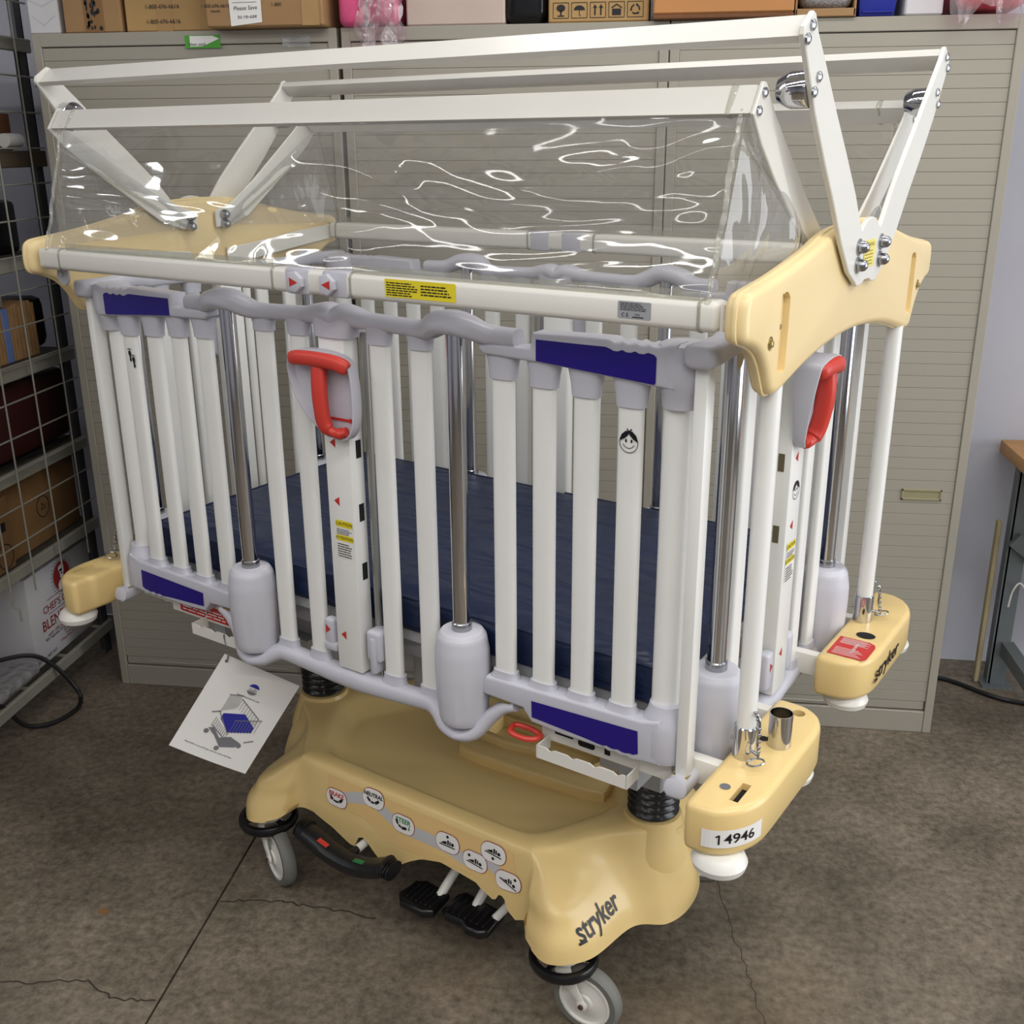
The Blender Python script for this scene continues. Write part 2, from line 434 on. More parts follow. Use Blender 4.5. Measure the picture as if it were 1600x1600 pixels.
M_CRACK = mat('dirt_filled_crack', (58, 50, 42), 0.9, var=0.2, scale=40)
crack([(0.10, -1.40), (0.405, -1.389), (0.589, -1.354), (0.68, -1.40), (0.78, -1.392)], 0.004)
crack([(0.795, -1.058), (0.92, -1.04), (1.05, -1.048), (1.2, -1.07)], 0.004)
crack([(2.03, -0.80), (2.075, -1.04), (2.11, -1.24), (2.16, -1.5)], 0.0014)
M_RUST = mat('rust_spot', (132, 98, 58), 0.8, var=0.15, scale=40)
pr('rust_stain', Flat().disc(0.52, -1.13, 0.016, 0.011).put((0, 0, 0), (1, 0, 0), (0, 1, 0), (0, 0, 1), 0.0006), M_RUST, fl)
struct(obj('wall_back', B().box((-3.0, 7.0), (0.55, 0.67), (0, 3.45)), M_WALL))
struct(obj('wall_left', B().box((-3.0, -2.9), (-7.0, 0.55), (0, 3.45)), M_WALL))
struct(obj('light_block_wall', B().box((-3.0, 7.0), (-7.1, -7.0), (0, 3.45)), M_WALL))  # unseen wall added to shut out light from the front side
struct(obj('ceiling', B().box((-3.0, 7.0), (-7.0, 0.67), (3.45, 3.55)), M_WALL))


# ---------------------------------------------------------------- three tambour cabinets
slat_me = B().prism([(-0.004, 0.0), (-0.004, 0.0344), (0.0022, 0.0344), (0.003, 0.0336), (0.003, 0.0008), (0.0022, 0.0)], 'x', 0.0, 0.858)
slat_me = slat_me.mesh('slat', 20, lambda v: (v.x, -v.y, v.z)); slat_me.materials.append(M_CAB)


def cabinet(x0, wdt, label, handle=True):
    t = tag(empty('tambour_cabinet', (x0, 0, 0)), label, 'cabinet', 'beige tambour cabinets along the wall')
    b = B()
    b.box((0, 0.026), (0, 0.45), (0, 2.11), 0.002, 1); b.box((wdt - 0.026, wdt), (0, 0.45), (0, 2.11), 0.002, 1)
    b.box((0.024, wdt - 0.024), (0.0, 0.45), (2.074, 2.11), 0.002, 1); b.box((0.024, wdt - 0.024), (0.43, 0.45), (0.0, 2.1)); b.box((0.02, wdt - 0.02), (0.03, 0.44), (0.08, 0.10))
    obj('carcass', b, M_CAB, t)
    obj('kick_plate', B().box((0.0262, wdt - 0.0262), (0.001, 0.02), (0.0, 0.074), 0.002, 1), M_CAB, t)
    bar_ = obj('bottom_bar', B().box((0.028, wdt - 0.028), (0.006, 0.02), (0.078, 0.108), 0.003, 1).box((0.10, wdt - 0.30), (0.0035, 0.0075), (0.086, 0.094), 0.002, 1), M_CAB, t)
    obj('lock', B().lathe([(0.011, 0), (0.011, 0.004), (0.006, 0.006), (0.006, 0.003)], (wdt - 0.24, 0.006, 0.094), (0, -1, 0), 14), M_STEEL, bar_)
    dr = obj('roller_door', B().box((0.0265, wdt - 0.0265), (0.010, 0.016), (0.108, 2.073)), M_CABD, t)
    n = 56
    for i in range(n):
        s = bpy.data.objects.new('slat', slat_me); C.objects.link(s); s.parent = dr; s.location = (0.0268, 0.0075, 0.1095 + i * 0.03505)
        s.scale = ((wdt - 0.0536) / 0.858, 1, 1)
    if handle:
        hx = wdt - 0.118; h = B()
        h.box((hx - 0.058, hx + 0.058), (0.0005, 0.006), (0.785, 0.791), 0.001, 1).box((hx - 0.058, hx + 0.058), (0.0005, 0.006), (0.813, 0.819), 0.001, 1)
        h.box((hx - 0.058, hx - 0.052), (0.0005, 0.006), (0.785, 0.819), 0.001, 1).box((hx + 0.052, hx + 0.058), (0.0005, 0.006), (0.785, 0.819), 0.001, 1)
        h.box((hx - 0.055, hx + 0.055), (0.003, 0.006), (0.787, 0.817))
        obj('recessed_pull', h, mat('olive_pull_plastic', (150, 144, 112), 0.45, var=0.03), dr)
    return t


c1 = cabinet(0.0, 0.912, 'leftmost beige tambour cabinet beside the wire shelf, green sticker on its top edge')
c2 = cabinet(0.925, 0.910, 'middle beige tambour cabinet behind the crib, pink bag hanging over its top', False)
c3 = cabinet(1.838, 0.914, 'rightmost beige tambour cabinet with recessed pull, beside the white wall')
g = pr('green_label', Flat().rect(0.467, 2.064, 0.573, 2.098).put((0, 0, 0), (1, 0, 0), (0, 0, 1), (0, -1, 0), 0.001), M_GREEN, c1, 'green sticker')
pr('torn_label', Flat().poly([(0.482, 2.068), (0.52, 2.069), (0.57, 2.088), (0.55, 2.096), (0.482, 2.096)]).put((0, 0, 0), (1, 0, 0), (0, 0, 1), (0, -1, 0), 0.0016), M_PAPER, g)
pr('label_text', Flat().text('New used', 0.012, 0.503, 2.074, shear=0.1).put((0, 0, 0), (1, 0, 0), (0, 0, 1), (0, -1, 0), 0.0022), M_PRINT, g)
pr('tape_scrap', Flat().rect(0.755, 2.062, 0.836, 2.092).put((0, 0, 0), (1, 0, 0), (0, 0, 1), (0, -1, 0), 0.001), M_BAGC, c1, 'clear tape scrap')

# ---------------------------------------------------------------- things on top of the cabinets
ZT = 2.111
U, V, N = (1, 0, 0), (0, 0, 1), (0, -1, 0)


def carton(name, x, y, h, m, label, flaps=False, tape=None, rz=0.0, cat='box', z=ZT):
    b = B().box(x, y, (z, z + h), 0.004, 1)
    o = obj(name, b, m); tag(o, label, cat)
    if tape: obj('tape', B().box((tape - 0.024, tape + 0.024), (y[0] - 0.0012, y[0] + 0.05), (z + 0.001, z + h - 0.004)), mat('clear_brown_tape', (176, 142, 98), 0.15, var=0.05), o)
    return o


wb = carton('wrapped_box', (-0.012, 0.082), (0.02, 0.16), 0.17, M_WCARD, 'small white wrapped box at the left end of the cabinet tops')
pr('paper_fold', Flat().line([(0.0, 2.16), (0.035, 2.135), (0.07, 2.16)], 0.002).line([(-0.01, 2.205), (0.035, 2.185), (0.08, 2.205)], 0.002).put((0, 0.02, 0), U, V, N, 0.001), M_GPRINT, wb)
bx = carton('cardboard_box', (0.10, 0.274), (0.015, 0.32), 0.2, M_CARD, 'brown cardboard box with black animal print tape strip')
f = Flat()
for i in range(34):
    cx, cz = 0.17 + random.random() * 0.044, 2.115 + random.random() * 0.17
    f.disc(cx, cz, 0.003 + random.random() * 0.003, 0.005 + random.random() * 0.005, 7)
tp = obj('tape_strip', B().box((0.164, 0.222), (0.0135, 0.03), (2.113, 2.31)), mat('glossy_brown_tape', (140, 106, 70), 0.12, var=0.1), bx)
pr('animal_print', f.put((0, 0.0135, 0), U, V, N, 0.001), M_PRINT, tp)
bx = carton('cardboard_box', (0.286, 0.555), (0.02, 0.35), 0.24, M_CARD2, 'tan cardboard box printed with a telephone number, between two brown boxes', tape=0.405)
pr('printed_number', Flat().text('1-800-696-6616', 0.016, 0.40, 2.137).text('1-800-696-6616', 0.016, 0.40, 2.176).put((0, 0.02, 0), U, V, N, 0.002), M_PRINT, bx)
bx = carton('cardboard_box', (0.56, 0.895), (-0.06, 0.28), 0.2, M_CARD, 'brown cardboard box overhanging the left cabinet, white note taped on', tape=0.86)
pr('printed_lines', Flat().text('1-800-696-6616', 0.013, 0.59, 2.165).text('Handle', 0.01, 0.59, 2.152).text('1-800', 0.013, 0.765, 2.165).put((0, -0.06, 0), U, V, N, 0.001), M_PRINT, bx)
nt_ = pr('white_note', Flat().poly([(0.632, 2.113), (0.722, 2.122), (0.722, 2.28), (0.628, 2.28)]).put((0, -0.06, 0), U, V, N, 0.0014), M_PAPER, bx)
pr('note_writing', Flat().text('Please Save', 0.015, 0.676, 2.158, shear=0.2, rot=0.03).text('to re-use', 0.015, 0.68, 2.137, shear=0.2, rot=0.03).line([(0.64, 2.172), (0.71, 2.173)], 0.001).put((0, -0.06, 0), U, V, N, 0.002), M_PRINT, nt_)
b = noisy(B().box((0.925, 0.99), (-0.02, 0.2), (ZT, ZT + 0.2), 0.02, 3), 0.006, 9)
tag(obj('pink_bottle_pack', b, M_PINK), 'bright pink plastic pack squeezed beside the brown box with the note', 'bag')
b = B()
gx = 14
vs = [[b.bm.verts.new((0.985 + 0.125 * i / gx + 0.012 * math.sin(i * 1.9 + j), -0.035 - 0.02 * math.sin(i * 0.9) * (j / gx), 2.30 - (0.245 + 0.03 * math.sin(i * 0.7)) * j / gx)) for i in range(gx + 1)] for j in range(gx + 1)]
for j in range(gx):
    for i in range(gx): b.bm.faces.new((vs[j][i], vs[j][i + 1], vs[j + 1][i + 1], vs[j + 1][i]))
pb = tag(obj('plastic_bag', noisy(B().box((0.995, 1.095), (0.0, 0.2), (ZT, ZT + 0.2), 0.025, 3), 0.01, 9, 2.0), M_PINK), 'pink bag in clear film drooping over the top of the middle cabinet', 'bag')
obj('clear_film', b, M_BAGP, pb)
bx = carton('cardboard_box', (1.112, 1.387), (0.01, 0.33), 0.22, M_PCARD, 'wide pinkish white cardboard box between pink bag and black bag')
b = noisy(B().box((1.392, 1.502), (0.01, 0.26), (ZT, ZT + 0.22), 0.03, 4), 0.014, 12, 5)
tag(obj('black_bag', b, M_BLKBAG), 'shiny black plastic bag on the middle cabinet top', 'bag')
bx = carton('cardboard_box', (1.507, 1.778), (0.01, 0.33), 0.22, M_CARD2, 'tan cardboard box printed with five handling symbols')
f = Flat()
for k in range(5):
    cx = 1.541 + k * 0.0502; cz = 2.1415
    f.line([(cx - .021, cz - .019), (cx + .021, cz - .019), (cx + .021, cz + .019), (cx - .021, cz + .019), (cx - .021, cz - .019)], 0.0016)
    if k == 0: f.disc(cx, cz + .006, .012, .009).rect(cx - .002, cz - .012, cx + .002, cz).rect(cx - .009, cz - .015, cx + .009, cz - .012)
    elif k == 1: f.disc(cx, cz, .015, .012, 20, 0, 180).line([(cx, cz), (cx, cz - .012), (cx + .004, cz - .014)], .002)
    elif k == 2:
        for sx in (-.008, .008): f.rect(cx + sx - .002, cz - .013, cx + sx + .002, cz + .006).poly([(cx + sx - .006, cz + .005), (cx + sx + .006, cz + .005), (cx + sx, cz + .014)])
    elif k == 3: f.rect(cx - .012, cz - .014, cx + .012, cz + .002).line([(cx - .014, cz + .004), (cx, cz + .013), (cx + .014, cz + .004)], .003)
    else:
        for a in (90, 210, 330): f.arc(cx, cz, .011, a + 15, a + 95, .004, 6).disc(cx + .012 * cos(radians(a + 100)), cz + .012 * sin(radians(a + 100)), .004, .004, 3)
pr('handling_symbols', f.put((0, 0.01, 0), U, V, N, 0.001), M_PRINT, bx)
bx = carton('cardboard_box', (1.79, 2.155), (-0.03, 0.33), 0.26, M_CARDO, 'large orange brown cardboard box above the right cabinet, left of the grey mesh', z=ZT + 0.012)
obj('flap', B().box((1.79, 2.155), (-0.032, 0.3), (ZT, ZT + 0.011), 0.002, 1), M_BROWN, bx)
tr_ = obj('cardboard_tray', B().box((2.16, 2.315), (-0.01, 0.3), (ZT, ZT + 0.02), 0.002, 1).box((2.16, 2.165), (-0.01, 0.3), (ZT, ZT + 0.1)).box((2.31, 2.315), (-0.01, 0.3), (ZT, ZT + 0.06)), M_CARD); tag(tr_, 'low brown cardboard tray holding a grey mesh bag', 'tray')
tag(obj('mesh_bag', noisy(B().box((2.168, 2.307), (0.0, 0.28), (ZT + 0.021, ZT + 0.17), 0.03, 4), 0.008, 14, 9), M_MESHB), 'grey mesh bag lying in the low cardboard tray', 'bag')
b = B().prism([(2.326, ZT), (2.416, ZT), (2.43, ZT + 0.12), (2.312 + 0.008, ZT + 0.12)], 'y', 0.01, 0.2, 0.006, 2, 0.008, 0.006)
bn = tag(obj('storage_bin', b, M_BIN), 'small blue plastic storage bin on the right cabinet', 'bin')
obj('rim', B().box((2.318, 2.432), (0.003, 0.207), (ZT + 0.115, ZT + 0.125), 0.004, 1), M_BIN, bn)
obj('label_holder', B().box((2.332, 2.412), (0.003, 0.010), (ZT + 0.008, ZT + 0.014), 0.002, 1), M_BIN, bn)
carton('white_box', (2.44, 2.535), (0.0, 0.22), 0.2, M_WCARD, 'white carton between the blue bin and the pink bag')
pb = tag(obj('pink_bag', noisy(B().box((2.56, 2.76), (0.03, 0.25), (ZT + 0.012, ZT + 0.2), 0.04, 4), 0.012, 12, 4), mat('red_pink_contents', (190, 70, 84), 0.5, var=0.3, scale=24)), 'pink film bag with red contents at the right end of the cabinet tops', 'bag')
b = B(); gx = 16
vs = [[b.bm.verts.new((2.545 + 0.235 * i / gx, -0.012 - 0.03 * (j / gx) * (1 + math.sin(i * 1.3)) , 2.32 - (0.215 + 0.022 * math.sin(i * 0.8) + 0.01 * math.sin(i * 2.3)) * j / gx)) for i in range(gx + 1)] for j in range(gx + 1)]
for j in range(gx):
    for i in range(gx): b.bm.faces.new((vs[j][i], vs[j][i + 1], vs[j + 1][i + 1], vs[j + 1][i]))
obj('pink_film', noisy(b, 0.008, 16, 1.0), M_BAGP, pb)

# ---------------------------------------------------------------- wire fronted shelving unit at the left
XS = -0.16
sh = tag(empty('shelving_unit', (XS, 0.27, 0)), 'grey steel shelving unit with wire grid front, left of the cabinets', 'shelving')


def part(name, b, m, xf=None): return obj(name, b.mesh(name, 35, lambda v: (v.x - XS, v.y - 0.27, v.z)), m, sh)


LV = [0.125, 0.53, 0.835, 1.148, 1.472, 1.79, 2.12]
for (x, y) in ((XS - 0.03, 0.25), (XS - 0.60, 0.25), (XS - 0.03, -1.25), (XS - 0.60, -1.25)):
    b = B().box((x - 0.02, x + 0.02), (y - 0.003, y + 0.003), (0, 2.5)).box((x - 0.02 if x < -0.5 else x + 0.014, x - 0.014 if x < -0.5 else x + 0.02), (y - 0.036, y + 0.003), (0, 2.5))
    part('post', b, M_POST)
for k, z in enumerate(LV):
    h = 0.04 if k != 5 else 0.05
    m = M_RACK if k != 5 else mat('brown_shelf_board', (84, 70, 54), 0.7, var=0.1)
    part('shelf_beam', B().box((XS - 0.012, XS + 0.004), (-1.25, 0.262), (z - h, z), 0.003, 1), m)
    b = B()
    for i in range(7): b.box((XS - 0.60, XS - 0.012), (-1.24 + i * 0.24, -1.234 + i * 0.24), (z - 0.012, z - 0.004))
    for i in range(8): b.box((XS - 0.58 + i * 0.075, XS - 0.574 + i * 0.075), (-1.24, 0.25), (z - 0.006, z))
    if k in (0,): part('wire_deck', b, M_RACK)
    else: part('shelf_board', B().box((XS - 0.60, XS - 0.012), (-1.25, 0.262), (z - 0.012, z)), mat('dark_shelf_board', (70, 66, 58), 0.7, var=0.15))  # upper decks made solid so that they shade the shelves below
    if k > 0: part('back_beam', B().box((XS - 0.62, XS - 0.6), (-1.25, 0.262), (z - h, z)), M_RACK)
XW = -0.135
for z in (2.325, 2.219, 2.113, 2.007, 1.902, 1.797, 1.691, 1.586, 1.48, 1.375, 1.27, 1.160, 1.05, 0.942, 0.836, 0.728, 0.614):
    part('grid_wire', B().cyl((XW - 0.006, -0.75, z), (XW - 0.006, 0.232, z), 0.0030, n=6), M_WIRE)
for y in (0.135, -0.04, -0.205, -0.335, -0.5, -0.66):
    part('grid_wire', B().cyl((XW, y, 0.44), (XW, y, 2.4), 0.0030, n=6), M_WIRE)
part('hook', B().tube([(XW, -0.335, 0.44), (XW + 0.02, -0.335, 0.43), (XW + 0.02, -0.335, 0.39)], 0.0035, 6), M_WIRE)


def shelf_box(name, x, y, z, m, label, cat='box', bev=0.004, nz=0.0):
    b = B().box(x, y, z, bev, 2)
    if nz: noisy(b, nz, 10, 2.2)
    return tag(obj(name, b, m), label, cat)


ob = shelf_box('oil_carton', (-0.44, -0.20), (-0.165, 0.245), (0.126, 0.452), M_WCARD, 'white carton of blended oil with red chef emblem on the bottom shelf')


def onx(f, m, name, par, y0=0, z0=0, lift=0.001): return pr(name, f.put((-0.20, y0, z0), (0, 1, 0), (0, 0, 1), (1, 0, 0), lift), m, par)


f = Flat().disc(0.05, 0.385, 0.052, 0.052, 28)
em = onx(f, M_DRED, 'round_emblem', ob)
f = Flat()
for i in range(30):
    a = 2 * pi * i / 30; f.line([(0.05 + 0.063 * cos(a), 0.385 + 0.063 * sin(a)), (0.05 + 0.070 * cos(a), 0.385 + 0.070 * sin(a))], 0.0025)
f.arc(0.05, 0.385, 0.0565, 0, 360, 0.0018, 36)
onx(f, M_PRINT, 'ray_ring', em, lift=0.0012)
f = Flat().disc(0.05, 0.413, 0.018, 0.012).rect(0.038, 0.392, 0.062, 0.41).disc(0.05, 0.385, 0.011, 0.012).poly([(0.02, 0.338), (0.08, 0.338), (0.078, 0.362), (0.064, 0.374), (0.036, 0.374), (0.022, 0.362)])
onx(f, M_PAPER, 'hat_and_coat', em, lift=0.0018)
f = Flat().text("CHEF'S QUALITY", 0.036, 0.045, 0.305, fat=0.0004).line([(-0.06, 0.335), (0.15, 0.335)], 0.002).line([(-0.06, 0.284), (0.15, 0.284)], 0.002)
f.text('BLENDED OIL', 0.052, 0.04, 0.252, fat=0.0006, sx=0.92).text('with 10% Extra Virgin Olive Oil', 0.019, 0.04, 0.215, shear=0.2).text('Distributed by', 0.013, 0.05, 0.19).text('College Point, NY 11356', 0.013, 0.05, 0.163).text('Foods Co.', 0.013, 0.05, 0.1765)
onx(f, M_DRED, 'red_lettering', ob)
f = Flat().text('90% Vegetable Oil & 10% Extra Virgin Olive Oil', 0.0145, 0.04, 0.202).text('6/128oz NET WT.', 0.016, -0.1, 0.146)
onx(f, M_PRINT, 'black_lettering', ob, lift=0.0014)
f = Flat().line([(0.15, 0.155), (0.225, 0.155), (0.225, 0.205), (0.15, 0.205), (0.15, 0.155)], 0.002); x = 0.158
while x < 0.217: w_ = random.choice((0.0012, 0.002, 0.003)); f.rect(x, 0.16, x + w_, 0.2); x += w_ + 0.002
onx(f, M_PRINT, 'bar_code', ob)

cb = shelf_box('cardboard_box', (-0.55, -0.20), (-0.215, 0.225), (0.532, 0.775), M_CARD3, 'brown cardboard box with a circle mark on the second shelf')
f = Flat().arc(0.005, 0.655, 0.036, 0, 360, 0.003, 24).text('2u', 0.032, 0.005, 0.655, shear=0.2)
onx(f, M_PRINT, 'circle_mark', cb)
cb = shelf_box('cardboard_box', (-0.5, -0.175), (-0.62, -0.222), (0.532, 0.77), M_CARD3, 'tan cardboard box at the left edge of the second shelf')
pr('black_patch', Flat().rect(-0.28, 0.66, -0.25, 0.69).put((-0.175, 0, 0), (0, 1, 0), (0, 0, 1), (1, 0, 0), 0.001), M_PRINT, cb)
pr('circle_mark', Flat().arc(-.27, .58, .04, 0, 360, .003).put((-0.175, 0, 0), (0, 1, 0), (0, 0, 1), (1, 0, 0), 0.001), M_PRINT, cb)
shelf_box('maroon_bin', (-0.52, -0.2), (-0.25, 0.24), (0.85, 1.085), M_MAROON, 'dark maroon bin on the third shelf', 'bin', 0.012)
tag(obj('cable_bundle', B().tube(catmull([(-0.19, -0.6, 0.845), (-0.185, -0.3, 0.85), (-0.18, 0.0, 0.846), (-0.185, 0.2, 0.848)], 5), 0.004, 6), M_BLACK), 'thin black cable lying along the third shelf edge', 'cable')
k = 0; y = -0.42
while y < 0.13:
    blue = abs(y + 0.035) < 0.012
    wd = 0.034 if blue else 0.012 + 0.004 * ((k * 7) % 3)
    hh = 0.17 + 0.012 * ((k * 5) % 4) / 4
    o = obj('file_folder', B().box((-0.45, -0.205 + 0.004 * ((k * 3) % 3)), (y, y + wd), (1.149, 1.149 + hh), 0.002, 1), M_LBLU if blue else M_TAN)
    if blue: tag(o, 'light blue folder standing among tan folders on the fourth shelf', 'folder', 'folders on the fourth shelf')
    else: tag(o, 'thin tan folder standing in the row on the fourth shelf', 'folder', 'folders on the fourth shelf')
    y += wd + 0.003; k += 1
shelf_box('grey_carton', (-0.5, -0.21), (-0.45, -0.02), (1.325, 1.425), mat('grey_carton_board', (150, 150, 146), 0.7, var=0.08), 'flat grey carton lying on top of the tan folders')
shelf_box('white_tray', (-0.48, -0.2), (-0.05, 0.11), (1.092, 1.112), M_WCARD, 'pale flat tray on top of the maroon bin', 'tray', 0.003)
shelf_box('dark_bundle', (-0.42, -0.215), (0.16, 0.225), (1.165, 1.33), M_BLKBAG, 'dark bundle at the right end of the fourth shelf', 'bundle', 0.03, 0.012)
shelf_box('black_monitor', (-0.4, -0.25), (-0.36, 0.20), (1.473, 1.64), M_BLACKG, 'black boxy device standing on the fifth shelf', 'device', 0.02)
shelf_box('cardboard_box', (-0.55, -0.21), (-0.35, 0.17), (1.791, 1.9), M_BROWN, 'dark brown cardboard box on the sixth shelf under another box')
tag(obj('paper_roll', B().lathe([(0.021, -0.04), (0.022, 0), (0.021, 0.04)], (-0.185, 0.12, 1.82), (0, 1, 0), 16), M_PAPER), 'small white paper roll in front of the dark brown box', 'roll')
shelf_box('brown_satchel', (-0.5, -0.24), (-0.3, 0.22), (1.902, 2.06), mat('brown_leather', (96, 68, 42), 0.5, var=0.15), 'brown satchel shaped bundle on top of the dark brown box', 'bag', 0.05)
cl = tag(obj('clear_bag', noisy(B().box((-0.44, -0.17), (-0.52, -0.19), (0.127, 0.165), 0.018, 4), 0.012, 13, 6), M_BAGC), 'crumpled clear plastic bag on the bottom shelf edge', 'bag')
tag(obj('black_cable', B().tube(catmull([(-0.35, -0.3, 0.192), (-0.22, -0.20, 0.196), (-0.155, -0.16, 0.15), (-0.10, -0.13, 0.05), (-0.08, -0.14, 0.010), (-0.06, -0.21, 0.008), (-0.09, -0.30, 0.008), (-0.15, -0.36, 0.03), (-0.175, -0.42, 0.13), (-0.22, -0.5, 0.195)], 8), 0.0075, 8), M_BLACK), 'black power cable looping from the bottom shelf onto the floor', 'cable')

# ---------------------------------------------------------------- workbench at the right edge
wbn = tag(empty('workbench', (3.08, 0.38, 0)), 'workbench with wooden top and grey steel legs at the right edge', 'workbench')


def bpart(name, b, m): return obj(name, b.mesh(name, 35, lambda v: (v.x - 3.08, v.y - 0.38, v.z)), m, wbn)


bpart('bench_top', B().box((3.0, 4.5), (-0.18, 0.52), (0.80, 0.845), 0.005, 2), M_WOOD)
for x in (3.05, 4.4):
    for y in (0.36, -0.08):
        if y < 0: x = x + 0.35
        l = bpart('leg', B().box((x - 0.03, x + 0.03), (y - 0.004, y + 0.004), (0, 0.80)).box((x - 0.025, x - 0.019), (y - 0.004, y + 0.05), (0, 0.80)).box((x - 0.05, x + 0.05), (y - 0.03, y + 0.06), (0, 0.008)), M_BENCH)
bpart('leg_gusset', B().box((3.05, 3.09), (-0.08, 0.36), (0.12, 0.17)), M_BENCH)
bpart('brace', B().obox((3.2, 0.345, 0.42), (0.42, 0.02, 0.05), Matrix.Rotation(radians(38), 3, 'Y')), M_BENCH)
bpart('clamp', B().box((3.03, 3.055), (0.30, 0.33), (0.74, 0.80), 0.004, 1), M_BLACKG)
bpart('tie', B().tube(catmull([(3.10, 0.335, 0.36), (3.07, 0.33, 0.40), (3.05, 0.33, 0.37), (3.045, 0.335, 0.31)], 5), 0.003, 6), M_PAPER)
bd = tag(obj('leaning_board', B().box((2.985, 3.0), (0.375, 0.40), (0.001, 0.60), 0.002, 1), mat('pale_tan_strip', (176, 162, 124), 0.7, var=0.06)), 'thin tan strip standing against the bench leg', 'board')
tag(obj('floor_cable', B().tube(catmull([(2.79, 0.40, 0.008), (2.9, 0.36, 0.008), (3.05, 0.24, 0.008), (3.25, 0.22, 0.008), (3.6, 0.30, 0.008)], 6), 0.008, 8), M_BLACK), 'black cable on the floor from the right cabinet to the workbench', 'cable')

# ================================================================ THE CRIB (local frame: x along its length, y to the back, z up)
crib = tag(empty('hospital_crib', (1.2367, -1.2130, 0), radians(-26.653)),
           'white pediatric hospital crib on a cream yellow wheeled base with clear canopy', 'crib')
YC = 0.391
R180 = Matrix.Translation((0, 2 * YC, 0)) @ Matrix.Rotation(pi, 4, 'Z')


def flip(o): return copy_tree(o, crib, R180)


def cp(name, b, m, parent=crib, **k): return obj(name, b, m, parent, **k)


# ---------------- base hood
def ring(q, zf=None):
    L = [(x, d, z) for x, d, z in q]                                   # front centre -> nose, quadrant x>0, d<0
    r = L[:] + [(x, -d, z) for x, d, z in L[-2::-1]]                    # right side to back centre
    r += [(-x, -d, z) for x, d, z in L[1:]] + [(-x, d, z) for x, d, z in L[-2:0:-1]]
    return catmull(r, 18, True)


PROF = [(-0.60, .185), (-.478, .185), (-.40, .200), (-.345, .222), (-.30, .222), (-.236, .203), (-.180, .176), (-.160, .176), (-.152, .205), (-.140, .214), (-.126, .212), (-.112, .196), (-.092, .176), (-.045, .170), (-.021, .181),
        (.010, .205), (.049, .229), (.106, .244), (.161, .238), (.205, .232), (.218, .222), (.256, .204), (.266, .226), (.280, .228), (.290, .194), (.310, .176), (.349, .196), (.40, .198), (.60, .19)]


def zfront(x):
    for (a, za), (b_, zb) in zip(PROF, PROF[1:]):
        if a <= x <= b_: return za + (zb - za) * (x - a) / (b_ - a)
    return .19


def quad(ds, zs): return [(x, d, z) for (x, d), z in zip(ds, zs if isinstance(zs, (list, tuple)) else [zs] * 9)]


levels = [
    quad([(0, -.05), (.06, -.05), (.075, -.05), (.082, -.048), (.095, -.04), (.105, -.025), (.11, -.014), (.113, -.006), (.115, 0)], .318),
    quad([(0, -.170), (.20, -.170), (.25, -.166), (.275, -.156), (.305, -.127), (.34, -.072), (.36, -.042), (.37, -.02), (.375, 0)], .318),
    quad([(0, -.182), (.21, -.182), (.262, -.178), (.288, -.167), (.319, -.136), (.355, -.078), (.377, -.045), (.388, -.022), (.393, 0)], .324),
    quad([(0, -.198), (.22, -.198), (.276, -.194), (.304, -.182), (.334, -.15), (.373, -.088), (.397, -.05), (.407, -.025), (.412, 0)], [.350, .350, .351, .352, .354, .358, .362, .365, .366]),
    quad([(0, -.205), (.225, -.205), (.285, -.202), (.312, -.192), (.342, -.162), (.381, -.105), (.413, -.06), (.428, -.035), (.437, 0)], [.361, .361, .361, .362, .363, .366, .372, .376, .377]),
    quad([(0, -.240), (.25, -.240), (.322, -.240), (.337, -.238), (.347, -.228), (.374, -.200), (.440, -.118), (.508, -.066), (.563, 0)], [.364, .364, .364, .364, .363, .362, .368, .378, .374]),
    quad([(0, -.254), (.25, -.254), (.333, -.254), (.350, -.251), (.361, -.240), (.386, -.208), (.452, -.122), (.523, -.070), (.580, 0)], [.354, .354, .354, .353, .351, .348, .352, .358, .352]),
    quad([(0, -.260), (.25, -.260), (.336, -.260), (.364, -.270), (.398, -.276), (.424, -.236), (.464, -.130), (.540, -.073), (.593, 0)], [.325, .325, .325, .323, .320, .318, .32, .32, .315]),
    quad([(0, -.264), (.25, -.264), (.338, -.265), (.368, -.294), (.430, -.314), (.464, -.266), (.490, -.140), (.562, -.076), (.605, 0)], [.290, .290, .290, .288, .290, .287, .285, .285, .28]),
    quad([(0, -.266), (.25, -.266), (.339, -.267), (.371, -.300), (.436, -.326), (.482, -.278), (.514, -.146), (.577, -.079), (.612, 0)], [.262, .262, .262, .256, .258, .256, .255, .25, .245]),
    quad([(0, -.268), (.25, -.268), (.340, -.269), (.374, -.316), (.446, -.344), (.504, -.284), (.532, -.148), (.588, -.082), (.613, 0)], [.240, .240, .235, .225, .225, .225, .222, .214, .208]),
    quad([(0, -.269), (.25, -.269), (.341, -.270), (.375, -.322), (.447, -.350), (.512, -.284), (.541, -.150), (.592, -.084), (.606, 0)], [.20, .20, .198, .195, .188, .184, .186, .172, .164]),
]
b = B(); rings = []
base_rings = [ring(q) for q in levels]
allr = base_rings[:4]; LI = [0] * 4
for li in range(4, len(base_rings) - 1):
    for t in (0, 1 / 3, 2 / 3):
        A0, A1, A2, A3 = base_rings[max(li - 1, 3)], base_rings[li], base_rings[li + 1], base_rings[min(li + 2, len(base_rings) - 1)]
        allr.append([0.5 * ((2 * q1) + (q2_ - q0) * t + (2 * q0 - 5 * q1 + 4 * q2_ - q3) * t * t + (3 * q1 - q0 - 3 * q2_ + q3) * t ** 3) for q0, q1, q2_, q3 in zip(A0, A1, A2, A3)])
allr.append(base_rings[-1])
